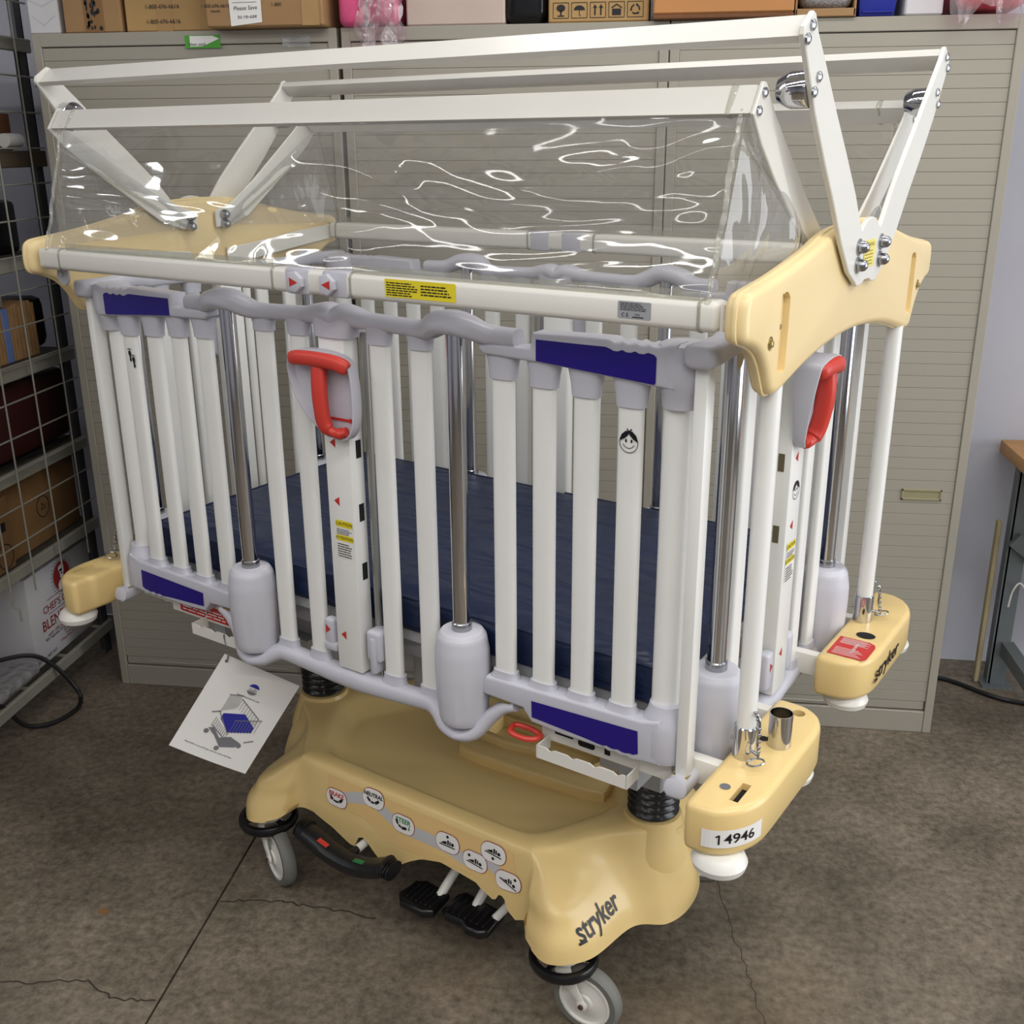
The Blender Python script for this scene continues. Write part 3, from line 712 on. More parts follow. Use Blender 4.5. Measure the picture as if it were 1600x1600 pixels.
for li, P in enumerate(allr):
    for p in P:
        if abs(p.y) > .2 and abs(p.x) < .40 and p.z < .275:
            zz = zfront(p.x if p.y < 0 else -p.x); wgt = min(1.0, max(0.0, (.40 - abs(p.x)) / .05))
            zb = .198 * (1 - wgt) + zz * wgt
            t = (.275 - p.z) / (.275 - .199)
            p.z = .275 + (zb - .275) * min(1, max(0, t))
    rings.append([b.bm.verts.new((p.x, p.y + YC, p.z)) for p in P])
lip = [b.bm.verts.new((v.co.x * .985, (v.co.y - YC) * .975 + YC, v.co.z + .004)) for v in rings[-1]]
lip2 = [b.bm.verts.new((v.co.x * .965, (v.co.y - YC) * .95 + YC, v.co.z + .02)) for v in rings[-1]]
rings += [lip, lip2]
n = len(rings[0])
for i in range(len(rings) - 1):
    for j in range(n): b.bm.faces.new((rings[i][j], rings[i][(j + 1) % n], rings[i + 1][(j + 1) % n], rings[i + 1][j]))
cen = b.bm.verts.new((0, YC, .318))
for j in range(n): b.bm.faces.new((rings[0][(j + 1) % n], rings[0][j], cen))
for sx in (-1, 1):
    b.lathe([(.094, .27), (.092, .30), (.080, .335), (.070, .362), (.066, .378), (.063, .3875), (.05, .389)], (sx * .505, YC, 0), (0, 0, 1), 40)
# raised pocketed step at the back right of the tray
b.prism([(-.075, .432), (-.055, .412), (.0, .408), (.16, .414), (.30, .424), (.352, .44), (.352, .57), (-.075, .57)], 'z', .30, .350, .016, 4)
b.prism([(-.03, .468), (.05, .462), (.14, .478), (.30, .478), (.335, .575), (-.035, .575)], 'z', .335, .374, .012, 3, .022, .040)
hood = cp('base_hood', b, M_YEL, ang=50)
hb = bmesh.new(); hb.from_mesh(hood.data); HB = BVHTree.FromBMesh(hb)


def on_front(x, z):
    h = HB.ray_cast(Vector((x, -1, z)), Vector((0, 1, 0)))
    return (h[0] + Vector((0, -1, 0)) * ON_LIFT) if h[0] else Vector((x, .13, z))


def on_right(y, z):
    h = HB.ray_cast(Vector((2, y, z)), Vector((-1, 0, 0)))
    return (h[0] + Vector((1, 0, 0)) * ON_LIFT) if h[0] else Vector((.52, y, z))


def strip_on_front(top, bot, n=60):
    f = Flat(); t = [(p.x, p.y) for p in catmull([(x, z, 0) for x, z in top], n // (len(top) - 1))]; q = [(p.x, p.y) for p in catmull([(x, z, 0) for x, z in bot], n // (len(bot) - 1))]
    m = min(len(t), len(q))
    K = 6
    for i in range(m - 1):
        for j in range(K):
            L = lambda A, D, u: (A[0] + (D[0] - A[0]) * u, A[1] + (D[1] - A[1]) * u)
            f.poly([L(t[i], q[i], j / K), L(t[i], q[i], (j + 1) / K), L(t[i + 1], q[i + 1], (j + 1) / K), L(t[i + 1], q[i + 1], j / K)])
    return f


ON_LIFT = 0.0008
f = strip_on_front([(-.246, .345), (-.1, .345), (.1, .345), (.298, .344)], [(-.248, .272), (-.13, .268), (-.04, .235), (.18, .252), (.322, .247)], 48)
M_DECAL = mat('matt_cream_decal', (231, 196, 132), 0.45, var=0.02)
dec = pr('control_decal', f.wrap(on_front), M_DECAL, hood, 'matt cream control decal with grey path')
ON_LIFT = 0.0014
mid = [(-.217, .293), (-.155, .316), (-.10, .324), (-.06, .308), (-.01, .292), (.06, .291), (.124, .289), (.17, .280), (.20, .290), (.225, .302), (.25, .292), (.292, .270)]
pr('grey_path', strip_on_front([(x, z + .015) for x, z in mid], [(x, z - .015) for x, z in mid], 99).wrap(on_front), M_GPRINT, dec)
ICON = [(-.217, .293, 'BRAKE', M_REDP), (-.10, .332, 'NEUTRAL', M_PRINT), (-.006, .300, 'STEER', M_GREENP), (.124, .302, 'a', None), (.202, .286, 'b', None), (.250, .325, 'c', None), (.292, .272, 'd', None)]
for x, z, s, m in ICON:
    ON_LIFT = 0.002
    pr('icon_border', Flat().rrect(x, z, .069, .048, .022).wrap(on_front), M_DRED, dec)
    ON_LIFT = 0.0026
    pr('icon_plate', Flat().rrect(x, z, .066, .045, .0205).wrap(on_front), M_PAPER, dec)
    ON_LIFT = 0.0032
    if m:
        pr('icon_word', Flat().text(s, .0165 if s != 'NEUTRAL' else .0135, x, z + .009 if s != 'STEER' else z + .0085, fat=.0004).wrap(on_front), m, dec)
        f = Flat(); a = {'BRAKE': (205, 335), 'NEUTRAL': (212, 328), 'STEER': (190, 300)}[s]; r = .021
        f.arc(x, z + .012, r, a[0], a[0] + 35, .006).arc(x, z + .012, r, a[0] + 40, a[1] - 45, .005).arc(x, z + .012, r, a[1] - 40, a[1], .007)
        pr('icon_arc', f.wrap(on_front), M_PRINT, dec)
        if s != 'NEUTRAL':
            q = -1 if s == 'BRAKE' else 1
            pr('icon_arrow', Flat().poly([(x + q * .015, z - .004), (x + q * .021, z - .004), (x + q * .018, z - .011)]).rect(x + q * .017, z - .004, x + q * .019, z + .002).wrap(on_front), m, dec)
    else:
        f = Flat(); tl = {'a': 0, 'b': -.12, 'c': -.1, 'd': -.45}[s]
        for bx_ in range(6): pass
        cz = z - (.007 if s != 'c' else .003)
        f.line([(x - .022, cz - .022 * tl), (x + .022, cz + .022 * tl)], .0028)
        f.poly([(x - .019, cz + .003 - .019 * tl), (x - .002, cz + .003), (x - .002, cz + .011), (x - .010, cz + .009)])
        f.rect(x + .0, cz + .003, x + .0045, cz + .015).rect(x + .006, cz + .003, x + .0095, cz + .013).disc(x + .0148, cz + .0075 + .015 * tl, .0042, .0042, 12)
        dx, dz = {'a': (0, .0225), 'b': (-.016, .018), 'c': (0, -.009), 'd': (.018, .017)}[s]
        f.poly([(x + dx, cz + dz + .0045), (x + dx - .0045, cz + dz), (x + dx, cz + dz - .0045), (x + dx + .0045, cz + dz)])
        pr('icon_bed', f.wrap(on_front), M_PRINT, dec)
ON_LIFT = 0.0022


def logo(f, x0, x1, z, dz, size):  # brand lettering with a long foot under its first letter
    f.text('stryker', size, x0, z + dz, align='LEFT', shear=0.12, fat=size * 0.016)
    f.rect(x0 - size * .08, z - size * .36 + dz, x0 + size * .34, z - size * .27 + dz); return f


lf = logo(Flat(), 0, 0, 0, 0, .050)
wmax = max(v[0] for v in lf.v); sc_ = .135 / wmax
lf.v = [(.092 + a * sc_, .243 + b_ * 1.05 + a * sc_ * 0.10) for a, b_ in lf.v]
pr('brand_lettering', lf.wrap(on_right, 3), M_PRINT, hood, 'black brand lettering')


# ---------------- lift columns with bellows
def bellows(x):
    prof = []
    for i in range(9):
        z = .387 + i * .0175
        prof += [(.048, z), (.0575, z + .006), (.0585, z + .0085), (.0575, z + .011), (.048, z + .0165)]
    b = B().lathe(prof, (x, YC, 0), (0, 0, 1), 36, False)
    o = cp('bellows', b, M_BELL, ang=60)
    obj('lift_column', B().lathe([(.044, .39), (.044, .86)], (x, YC, 0), (0, 0, 1), 24), M_DECK, o)


bellows(-.505); bellows(.505)


# ---------------- casters
def caster(x, y, ang):
    c, s = cos(ang), sin(ang)
    def T(v): return Vector((x + v.x * c - v.y * s, y + v.x * s + v.y * c, v.z))
    R = .0785; tx = .058
    b = B().lathe([(.030, .205), (.034, .19), (.040, .176), (.040, .168), (.026, .164), (.0, .164)], (0, 0, 0), (0, 0, 1), 24)
    for sy in (-1, 1):
        b.tube([(.004, sy * .016, .168), (.012, sy * .026, .15), (tx * .7, sy * .028, .105), (tx, sy * .026, R)], [(.022, .004), (.02, .004), (.013, .004), (.010, .004)], 10, up=(1, 0, 0))
        b.lathe([(.012, 0), (.012, .004), (.008, .006)], (tx, sy * .026, R), (0, sy, 0), 14)
    cs = cp('caster', b, M_WHITE, xf=T)
    ob_ = B(); k = 40; prof = [(.060, -.010), (.073, -.010), (.0755, -.004), (.0755, .006), (.072, .011), (.061, .011), (.058, .004), (.058, -.004)]
    rr = [[ob_.bm.verts.new((r * cos(2 * pi * j / k), r * sin(2 * pi * j / k), .160 + z)) for j in range(k)] for r, z in prof]
    for i in range(len(prof)):
        for j in range(k): ob_.bm.faces.new((rr[i][j], rr[i][(j + 1) % k], rr[(i + 1) % len(prof)][(j + 1) % k], rr[(i + 1) % len(prof)][j]))
    for a in (20, 140, 260): ob_.obox((.05 * cos(radians(a)), .05 * sin(radians(a)), .162), (.03, .012, .006), Matrix.Rotation(radians(a), 3, 'Z'))
    obj('bumper_ring', ob_, M_BLACKG, cs, xf=T)
    t = B().lathe([(.0575, -.012), (.0575, -.016), (R - .006, -.0165), (R - .001, -.010), (R, 0), (R - .001, .010), (R - .006, .0165), (.0575, .016), (.0575, .012)], (tx, 0, R), (0, 1, 0), 44, False)
    obj('tyre', t, M_TYRE, cs, xf=T, ang=50)
    h = B()
    for sy in (-1, 1):
        h.lathe([(.0595, .012), (.0595, .0168), (.0545, .0172), (.052, .0125), (.040, .0125), (.030, .0165), (.021, .0175), (.018, .0215)], (tx, 0, R), (0, sy, 0), 36)
    obj('wheel_hub', h, M_WHITE, cs, xf=T)
    bo = B()
    for sy in (-1, 1): bo.lathe([(.0175, .0185), (.0175, .0205), (.012, .0205)], (tx, 0, R), (0, sy, 0), 20).lathe([(.006, .032), (.006, .036), (.003, .0375)], (tx, 0, R), (0, sy, 0), 6)
    obj('axle_bolt', bo, mat('rusty_washer', (90, 66, 52), 0.5, metal=0.5, var=0.3), cs, xf=T)


caster(.448, .106, radians(4)); caster(-.448, .106, radians(-22)); caster(.448, .676, radians(20)); caster(-.448, .676, radians(8))

# ---------------- pedals
b = B().tube(catmull([(-.285, .068, .212), (-.25, .066, .204), (-.19, .064, .186), (-.13, .064, .180), (-.08, .066, .186), (-.03, .068, .206), (-.005, .070, .222)], 6), [(.019, .026)] * 1 + [(.020, .028)] * 36, 14, up=(0, 0, 1), sq=2.6)
bp_ = cp('brake_pedal', b, M_BLACK)
for xa, dz in ((-.285, 0), (-.012, 0)):
    b = B()
    for i in range(4): b.tube([(xa + i * .007 - .004, .069, .212 + (abs(xa + .145) - .13) * .3), (xa + i * .007 - .001, .069, .212 + (abs(xa + .145) - .13) * .3)], [(.0215, .0295)] * 2, 14)
    obj('ribbed_end', b, M_BLACK, bp_)
obj('red_pad', B().obox((-.205, .058, .2095), (.032, .013, .004), Matrix.Rotation(radians(14), 3, 'Y'), .0015), M_RED, bp_, label='red brake pad')
obj('green_pad', B().obox((-.09, .058, .2045), (.032, .013, .004), Matrix.Rotation(radians(-9), 3, 'Y'), .0015), mat('green_pad_plastic', (40, 120, 70), 0.4), bp_, label='green steer pad')
b = B().cyl((-.140, .085, .188), (-.132, .26, .205), .0095)
sh_ = obj('pedal_shaft', b, M_BLACK, bp_); obj('white_sleeve', B().cyl((-.1385, .105, .190), (-.132, .27, .206), .0105), M_WHITE, sh_)


def foot_pedal(poly, z, arm):
    b = B().prism(poly, 'z', z - .026, z, .009, 3)
    p = cp('foot_pedal', b, M_BLACKG)
    g_ = Flat(); xs = [q[0] for q in poly]; ys = [q[1] for q in poly]
    tr = B()
    for i in range(7):
        t = (i + 1) / 8; x = min(xs) + (max(xs) - min(xs)) * t
        tr.box((x - .0022, x + .0022), (min(ys) + .022, max(ys) - .02), (z - .002, z + .0018), .0008, 1)
    obj('tread', tr, M_BLACK, p)
    obj('pedal_arm', B().tube(catmull(arm, 6), .0115, 12, up=(1, 0, 0)), M_WHITE, p)


foot_pedal([(-.012, .105), (.01, .082), (.075, .078), (.10, .095), (.092, .168), (.02, .178), (-.004, .16)], .125, [(.075, .15, .115), (.085, .19, .155), (.10, .24, .20), (.10, .30, .215)])
foot_pedal([(.108, .118), (.125, .105), (.17, .108), (.19, .095), (.225, .098), (.242, .115), (.236, .19), (.12, .20), (.106, .18)], .122, [(.165, .17, .112), (.172, .21, .15), (.18, .26, .19), (.18, .32, .205)])
cp('pedal_link', B().tube(catmull([(.225, .16, .112), (.25, .19, .15), (.263, .23, .19), (.263, .30, .20)], 6), .010, 12, up=(1, 0, 0)), M_WHITE)
cp('underframe', B().box((-.46, .46), (.27, .33), (.2, .26)).box((-.46, .46), (.46, .52), (.2, .26)).box((-.47, -.43), (.08, .70), (.185, .215)).box((.43, .47), (.08, .70), (.185, .215)), M_BLACKG)
cp('pull_chain', B().tube([(.085, .20, .25), (.08, .20, .13)], .0022, 6), M_STEEL)

# ---------------- deck frame and mattress support
b = B().box((-.66, .66), (.035, .745), (.842, .872), .004, 1)
b.box((-.64, .64), (.06, .10), (.795, .842), .003, 1).box((-.64, .64), (.68, .72), (.795, .842), .003, 1)
for x in (-.62, -.30, .05, .40, .58): b.box((x, x + .04), (.10, .68), (.80, .842))
deck = cp('deck_frame', b, M_DECK)
b = B().box((-.60, .60), (.30, .48), (.60, .655), .006, 2)
for x in (-.505, .505): b.box((x - .075, x + .075), (.27, .51), (.535, .60), .006, 2)
b.box((.53, .60), (.23, .27), (.55, .61), .004, 1).box((-.60, -.56), (.12, .66), (.62, .70)).box((.56, .60), (.12, .66), (.62, .70))
for x, y in ((-.30, .22), (.03, .20), (-.36, .30), (.02, .50)): b.lathe([(.036, .62), (.036, .80), (.03, .842)], (x, y, 0), (0, 0, 1), 20)
obj('litter_frame', b, M_DECK, deck)
for x in (-.32, .02, .155, .48): obj('deck_bolt', B().lathe([(.011, 0), (.010, .005), (.004, .008)], (x, .059, .825), (0, -1, 0), 14), M_STEEL, deck)
for sx in (-1, 1):
    b = B().box((.45, .72), (.012, .016), (.742, .795), .002, 1)
    pl = cp('side_plate', b, M_WHITE, xf=(lambda v: (v.x - 1.06, v.y, v.z)) if sx < 0 else None)
    if sx < 0:
        pr('red_warning', Flat().rrect(-.48, .766, .20, .034, .004).put((0, .012, 0), U, V, N), M_REDP, pl, 'red warning label'); pr('warning_print', Flat().greek(-.57, .755, -.39, .777, 3).put((0, .012, 0), U, V, N, .0012), M_PAPER, pl)
    else:
        pr('slot', Flat().rrect(.500, .766, .040, .010, .002).rrect(.548, .760, .036, .014, .006).rrect(.592, .762, .012, .018, .002).put((0, .012, 0), U, V, N), M_VOID, pl)
    b = B(); zt = [(.468, .750), (.468, .728), (.655, .728), (.655, .750)]
    k = 20; top = []
    for i in range(k + 1):
        x = .655 - .187 * i / k; top.append((x, .754 - (.005 if i % 5 in (2,) else 0)))
    b.prism([(.468, .728), (.655, .728)] + top, 'y', -.032, -.029)
    for xx in (.468, .655): b.box((xx - .0015, xx + .0015), (-.032, .014), (.728, .754)).box((xx - .0015, xx + .0015), (.011, .014), (.728, .80))
    cp('accessory_rack', b, M_WHITE, xf=(lambda v: (v.x - .955, v.y, v.z)) if sx < 0 else None)
obj('red_release', B().tube(catmull([(.395, -.005, .757), (.405, -.025, .757), (.435, -.030, .757), (.455, -.022, .757), (.458, -.004, .757), (.43, .006, .757), (.40, .004, .757), (.395, -.005, .757)], 5), .0055, 8), M_RED, deck, label='red release ring')


# ---------------- sliding posts (chrome) with grey slider covers
def post(x, y, ztop=1.50):
    p = cp('chrome_post', B().cyl((x, y, .70), (x, y, ztop), .0165, n=24), M_CHROME)
    prof = [(.030, .742), (.044, .745), (.0475, .755), (.0515, .80), (.0535, .85), (.0525, .895), (.047, .925), (.040, .935), (.022, .936)]
    b = B(); rings_ = []; k = 48
    zs = []
    for i in range(len(prof) - 1):
        for j in range(4):
            t = j / 4; zs.append((prof[i][0] * (1 - t) + prof[i + 1][0] * t, prof[i][1] * (1 - t) + prof[i + 1][1] * t))
    zs.append(prof[-1])
    for r, z in zs:
        rg = []
        for j in range(k):
            a = 2 * pi * j / k; gdep = 0
            for a0 in (-60, -20, 20, 200, 160, 240):
                d = (a - radians(a0) + pi) % (2 * pi) - pi
                if abs(d) < .10: gdep = max(gdep, (1 - abs(d) / .10) * max(0, 1 - abs(z - .80) / .065))
            rr_ = r - .0035 * gdep; rg.append(b.bm.verts.new((x + rr_ * cos(a), y + rr_ * sin(a), z)))
        rings_.append(rg)
    for i in range(len(rings_) - 1):
        for j in range(k): b.bm.faces.new((rings_[i][j], rings_[i][(j + 1) % k], rings_[i + 1][(j + 1) % k], rings_[i + 1][j]))
    b.bm.faces.new(rings_[0][::-1]); b.bm.faces.new(rings_[-1])
    obj('slider_cover', b, M_SLIDE, p, ang=60)
    obj('slider_collar', B().lathe([(.0165, .934), (.0195, .934), (.0195, .950), (.0175, .952)], (x, y, 0), (0, 0, 1), 20), M_STEEL, p)
    return p


for x in (-.287, .287): flip(post(x, -.014))
for y in (.104, .678): flip(post(.752, y, 1.52))


# ---------------- long side gate (front), then turned round for the back
def bar(b, x, y, z0, z1, rx=.0215, ry=.010, sq=3.2): return b.tube([(x, y, z0), (x, y, z1)], [(rx, ry)] * 2, 20, up=(1, 0, 0), sq=sq)


def side_gate():
    b = B()
    half = [(.0, 0, 1.497), (.02, 0, 1.504), (.05, -.001, 1.500), (.08, 0, 1.496), (.15, 0, 1.494), (.205, -.004, 1.493), (.235, -.012, 1.500), (.258, -.020, 1.511), (.29, -.021, 1.514), (.322, -.018, 1.508), (.345, -.010, 1.499), (.37, -.004, 1.496), (.412, -.004, 1.496)]
    rad = [(.020, .026), (.020, .026), (.019, .022), (.016, .017), (.0155, .0165), (.0165, .0175), (.020, .023), (.021, .029), (.021, .031), (.020, .028), (.018, .022), (.0165, .018), (.0155, .017)]
    pts = [(-x, y, z) for x, y, z in half[:0:-1]] + half; rs = rad[:0:-1] + rad
    P = catmull(pts, 3); rr = []
    for i in range(len(P)):
        t = i / 3; k = min(int(t), len(rs) - 2); q = t - k; rr.append(tuple(rs[k][j] * (1 - q) + rs[k + 1][j] * q for j in (0, 1)))
    b.tube(P, rr, 18, sq=2.4)
    g_ = cp('side_gate', b, M_GREY, ang=60)
    half = [(.0, -.004, .742), (.06, -.004, .742), (.15, -.004, .746), (.205, -.006, .750), (.232, -.010, .742), (.255, -.013, .727), (.287, -.015, .721), (.318, -.013, .729), (.345, -.008, .762), (.375, -.002, .790), (.405, .0, .803)]
    rad = [(.024, .024), (.022, .023), (.019, .021), (.018, .022), (.018, .026), (.016, .034), (.015, .038), (.016, .032), (.015, .021), (.012, .020), (.010, .018)]
    pts = [(-x, y, z) for x, y, z in half[:0:-1]] + half; rs = rad[:0:-1] + rad
    P = catmull(pts, 3); rr = []
    for i in range(len(P)):
        t = i / 3; k = min(int(t), len(rs) - 2); q = t - k; rr.append(tuple(rs[k][j] * (1 - q) + rs[k + 1][j] * q for j in (0, 1)))
    obj('bottom_rail', B().tube(P, rr, 18, sq=2.4), M_GREY, g_, ang=60)
    # sockets of the centre bars
    for x in (-.199, -.103, .103, .199):
        c = B()
        c.tube([(x, 0, 1.492), (x, 0, 1.478), (x, 0, 1.468), (x, 0, 1.456)], [(.032, .016), (.028, .0145), (.0255, .0135), (.0255, .0135)], 16, up=(1, 0, 0), sq=3)
        obj('bar_socket', c, M_GREY, g_); c = B()
        c.tube([(x, 0, .782), (x, 0, .772), (x, -.002, .758), (x, -.004, .742)], [(.0255, .0135), (.026, .0135), (.033, .016), (.040, .018)], 16, up=(1, 0, 0), sq=3)
        obj('bar_socket', c, M_GREY, g_)
        obj('bar', bar(B(), x, 0, .76, 1.48), M_BAR, g_)
    obj('bar_socket', B().tube([(0, 0, 1.50), (0, 0, 1.478), (0, 0, 1.462)], [(.055, .024), (.046, .026), (.042, .027)], 18, up=(1, 0, 0), sq=5), M_GREY, g_)
    # centre lock panel
    lp = obj('lock_panel', B().box((-.034, .032), (-.021, .018), (.768, 1.47), .003, 2), M_BAR, g_)
    b = B()
    for z in (1.245, 1.115, .99): obj('side_slot', B().box((.0318, .0328), (-.004, .010), (z - .018, z + .018)), M_VOID, lp)
    obj('slide_rod', B().cyl((.046, .022, .80), (.046, .022, 1.47), .008), mat('aluminium_rod', (168, 168, 164), 0.35, metal=0.7, var=0.04), lp)
    k = B().box((-.075, -.048), (-.016, .006), (.800, .868), .007, 3).box((-.078, -.040), (-.018, .008), (.795, .815), .006, 2); obj('latch_tab', k, M_GREY, lp)
    obj('latch_clip', B().box((.040, .078), (-.016, .026), (.80, .868), .008, 3).box((.052, .068), (-.020, .012), (.775, .855), .005, 2), M_GREY, lp)
    f = Flat()
    for x, z, s in ((-.012, 1.257, -1), (-.010, 1.138, -1), (-.014, .846, -1)): pr('red_arrow', Flat().poly([(x - .007, z), (x + .007, z + .0095), (x + .007, z - .0095)]).put((0, -.021, 0), U, V, N), M_REDP, lp)
    pr('red_arrow', Flat().poly([(-.056, .845), (-.069, .855), (-.069, .835)]).put((0, -.016, 0), U, V, N, .001), M_REDP, lp)
    ls = pr('caution_label', Flat().rrect(.006, 1.060, .046, .082, .003).put((0, -.021, 0), U, V, N), M_PAPER, lp, 'white and yellow caution sticker')
    pr('yellow_band', Flat().rrect(.006, 1.092, .044, .014, .002).rect(-.016, 1.056, .028, 1.068).put((0, -.021, 0), U, V, N, .0012), M_LBLY, ls)
    pr('label_text', Flat().text('CAUTION', .0095, .006, 1.092).text('ATTENTION', .0085, .006, 1.062).greek(-.014, 1.070, .026, 1.083, 4).greek(-.014, 1.022, .026, 1.053, 6).put((0, -.021, 0), U, V, N, .0018), M_PRINT, ls)
    # T handle in its scoop
    sp = [(-.088, 1.425), (-.070, 1.436), (-.02, 1.440), (.035, 1.434), (.058, 1.420), (.068, 1.395), (.071, 1.34), (.066, 1.30), (.050, 1.277), (.030, 1.272), (.0, 1.279), (-.03, 1.292), (-.058, 1.316), (-.08, 1.345), (-.094, 1.38), (-.097, 1.408)]
    sp = [(p.x, p.y) for p in catmull([(x, z, 0) for x, z in sp], 3, True)]
    hp = obj('handle_scoop', B().prism(sp, 'y', -.021, -.046, .003, 2, .006, .014), M_GREY, g_)
    t = B().tube(catmull([(-.080, -.046, 1.420), (-.05, -.052, 1.424), (0, -.054, 1.425), (.040, -.052, 1.422), (.062, -.047, 1.412)], 4), [(.011, .010), (.0135, .012)] + [(.014, .013)] * 13 + [(.0135, .012), (.011, .010)], 14, sq=2.6)
    t.tube(catmull([(-.006, -.050, 1.415), (-.003, -.056, 1.38), (.0, -.058, 1.34), (.003, -.056, 1.308), (.012, -.052, 1.291), (.028, -.045, 1.286), (.046, -.040, 1.290)], 4), [(.016, .011)] * 8 + [(.0155, .011)] * 8 + [(.012, .0095)] * 6 + [(.009, .008)] * 3, 14, up=(1, 0, 0), sq=2.8)
    obj('red_handle', t, M_RED, hp, label='red T shaped handle')
    pr('turn_arrow', Flat().rect(-.022, 1.3085, .050, 1.3135).poly([(.050, 1.3055), (.062, 1.311), (.050, 1.3165)]).put((0, -.034, 0), U, V, N, .0012), M_REDP, hp)
    # wings
    for s in (1, -1):
        X = (lambda v: v) if s > 0 else (lambda v: Vector((-v.x, v.y, v.z)))
        top = [(.340, 1.470), (.432, 1.472), (.436, 1.498), (.575, 1.502)]
        for i in range(12): top.append((.582 + i * .0075, 1.5005 - .004 * (1 - cos(2 * pi * i / 3.0)) / 2 - .001 * i / 12))
        top += [(.685, 1.502), (.71, 1.503)]
        bot = [(.71, 1.432), (.66, 1.434), (.52, 1.445), (.44, 1.449), (.350, 1.452), (.340, 1.460)]
        top = [(x + (0.013 if .43 < x < .69 else 0), z + 0.013) for x, z in top]; bot = [(x + (0.013 if .43 < x < .69 else 0), z + 0.013) for x, z in bot]
        wb_ = B().prism(top + bot, 'y', -.021, .021, .006, 3)
        wb_.lathe([(.030, 1.412), (.033, 1.434), (.040, 1.448), (.0425, 1.462), (.0425, 1.496), (.039, 1.511), (.03, 1.515)], (.702, .0205, 0), (0, 0, 1), 28)
        for x, z in ((.379, 1.452), (.462, 1.447), (.543, 1.441), (.626, 1.435)): wb_.tube([(x, 0, z + .022), (x, 0, z - .006), (x, 0, z - .028)], [(.034, .017), (.028, .0145), (.0255, .0135)], 16, up=(1, 0, 0), sq=3)
        wt = obj('wing_grip', wb_, M_GREY, g_, xf=X)
        lab = Flat(); up_ = [(.445, 1.488), (.52, 1.488), (.575, 1.4885)] + [(.582 + i * .0075, 1.4865 - .004 * (1 - cos(2 * pi * i / 3.0)) / 2) for i in range(10)] + [(.660, 1.484), (.664, 1.480)]
        lab.poly([(s * x, z) for x, z in up_ + [(.664, 1.441), (.661, 1.438), (.445, 1.4525)]])
        pr('blue_label', lab.put((s * 0.013, -.021, 0.013), U, V, N, .001), M_BLUE, wt, 'indigo blue label')
        top = [(.336, .803), (.336, .828), (.345, .842), (.44, .846), (.66, .852), (.71, .862)]
        bot = [(.71, .775), (.665, .772)] + [(.655 - i * .0075, .771 - .004 * (1 - cos(2 * pi * i / 3.0)) / 2 + i * .0003) for i in range(12)] + [(.50, .772), (.434, .776), (.428, .800)]
        top = [(x + (0.013 if .43 < x < .69 else 0), z + 0.013) for x, z in top]; bot = [(x + (0.013 if .43 < x < .69 else 0), z + 0.013) for x, z in bot]
        wb_ = B().prism(top + bot, 'y', -.021, .021, .006, 3)
        wb_.lathe([(.03, .784), (.039, .789), (.0425, .802), (.0425, .853), (.040, .868), (.034, .878), (.030, .894)], (.702, .0205, 0), (0, 0, 1), 28)
        for x, z in ((.379, .848), (.462, .850), (.543, .853), (.626, .856)): wb_.tube([(x, 0, z + .022), (x, 0, z + .016), (x, 0, z + .006), (x, -.002, z - .008)], [(.0255, .0135), (.026, .0138), (.033, .017), (.038, .019)], 16, up=(1, 0, 0), sq=3)
        wl = obj('wing_foot', wb_, M_GREY, g_, xf=X)
        lab = Flat().poly([(s * x, z) for x, z in [(.436, .8225), (.655, .831), (.657, .787), (.648, .782)] + [(.640 - i * .0075, .7825 - .003 * (1 - cos(2 * pi * i / 3.0)) / 2) for i in range(9)] + [(.55, .783), (.437, .789)]])
        pr('blue_label', lab.put((s * 0.013, -.021, 0.013), U, V, N, .001), M_BLUE, wl, 'indigo blue label')
        obj('hinge', B().box((.365, .405), (-.010, .010), (1.4825, 1.487), .001, 1).box((.355, .395), (-.014, .008), (.806, .8155), .001, 1), M_BRASS, g_, xf=X)
        for x, z0, z1 in ((.379, .85, 1.44), (.462, .85, 1.44), (.543, .85, 1.43), (.626, .855, 1.42)):
            br = obj('bar', bar(B(), s * x, 0, z0, z1), M_BAR, g_)
            if abs(x - .626) < .01:
                f = Flat()
                if s > 0:
                    cx, cz = .628, 1.350
                    f.arc(cx, cz, .0165, 0, 360, .0012, 28).disc(cx - .005, cz + .003, .0017, .003).disc(cx + .005, cz + .003, .0017, .003).arc(cx, cz + .002, .011, 205, 335, .0011)
                    f.poly([(cx - .0165, cz + .004), (cx - .013, cz + .013), (cx - .006, cz + .019), (cx + .001, cz + .0195), (cx - .001, cz + .013), (cx - .007, cz + .007), (cx - .0165, cz + .002)])
                    f.poly([(cx + .0165, cz + .004), (cx + .013, cz + .013), (cx + .006, cz + .019), (cx - .001, cz + .0195), (cx + .001, cz + .013), (cx + .007, cz + .007), (cx + .0165, cz + .002)])
                    f.line([(cx - .004, cz + .023), (cx, cz + .018), (cx + .005, cz + .023)], .0018)
                    pr('face_mark', f.put((0, -.010, 0), U, V, N, .0012), M_PRINT, br)
                else:
                    for ox, oz, q in ((-.005, .007, 1), (.006, -.006, 1)):
                        cx, cz = -.618 + ox, 1.355 + oz
                        f.disc(cx, cz + .006, .0048, .0065, 14).disc(cx + .001, cz - .008, .0032, .005, 12)
                        f.poly([(cx - .003, cz + .002), (cx + .003, cz + .002), (cx + .003, cz - .008), (cx - .001, cz - .008)])
                        for i in range(4): f.disc(cx - .005 + i * .0033, cz + .0145 + .001 * (1.5 - abs(i - 1.5)), .0013, .0018, 8)
                    pr('feet_mark', f.put((0, -.010, 0), U, V, N, .0012), M_PRINT, br)
        obj('corner_bar', B().tube([(s * .697, .0225, .87), (s * .697, .0225, 1.43)], [(.0245, .0225)] * 2, 24, up=(1, 0, 0)), M_BAR, g_)
    return g_


flip(side_gate())


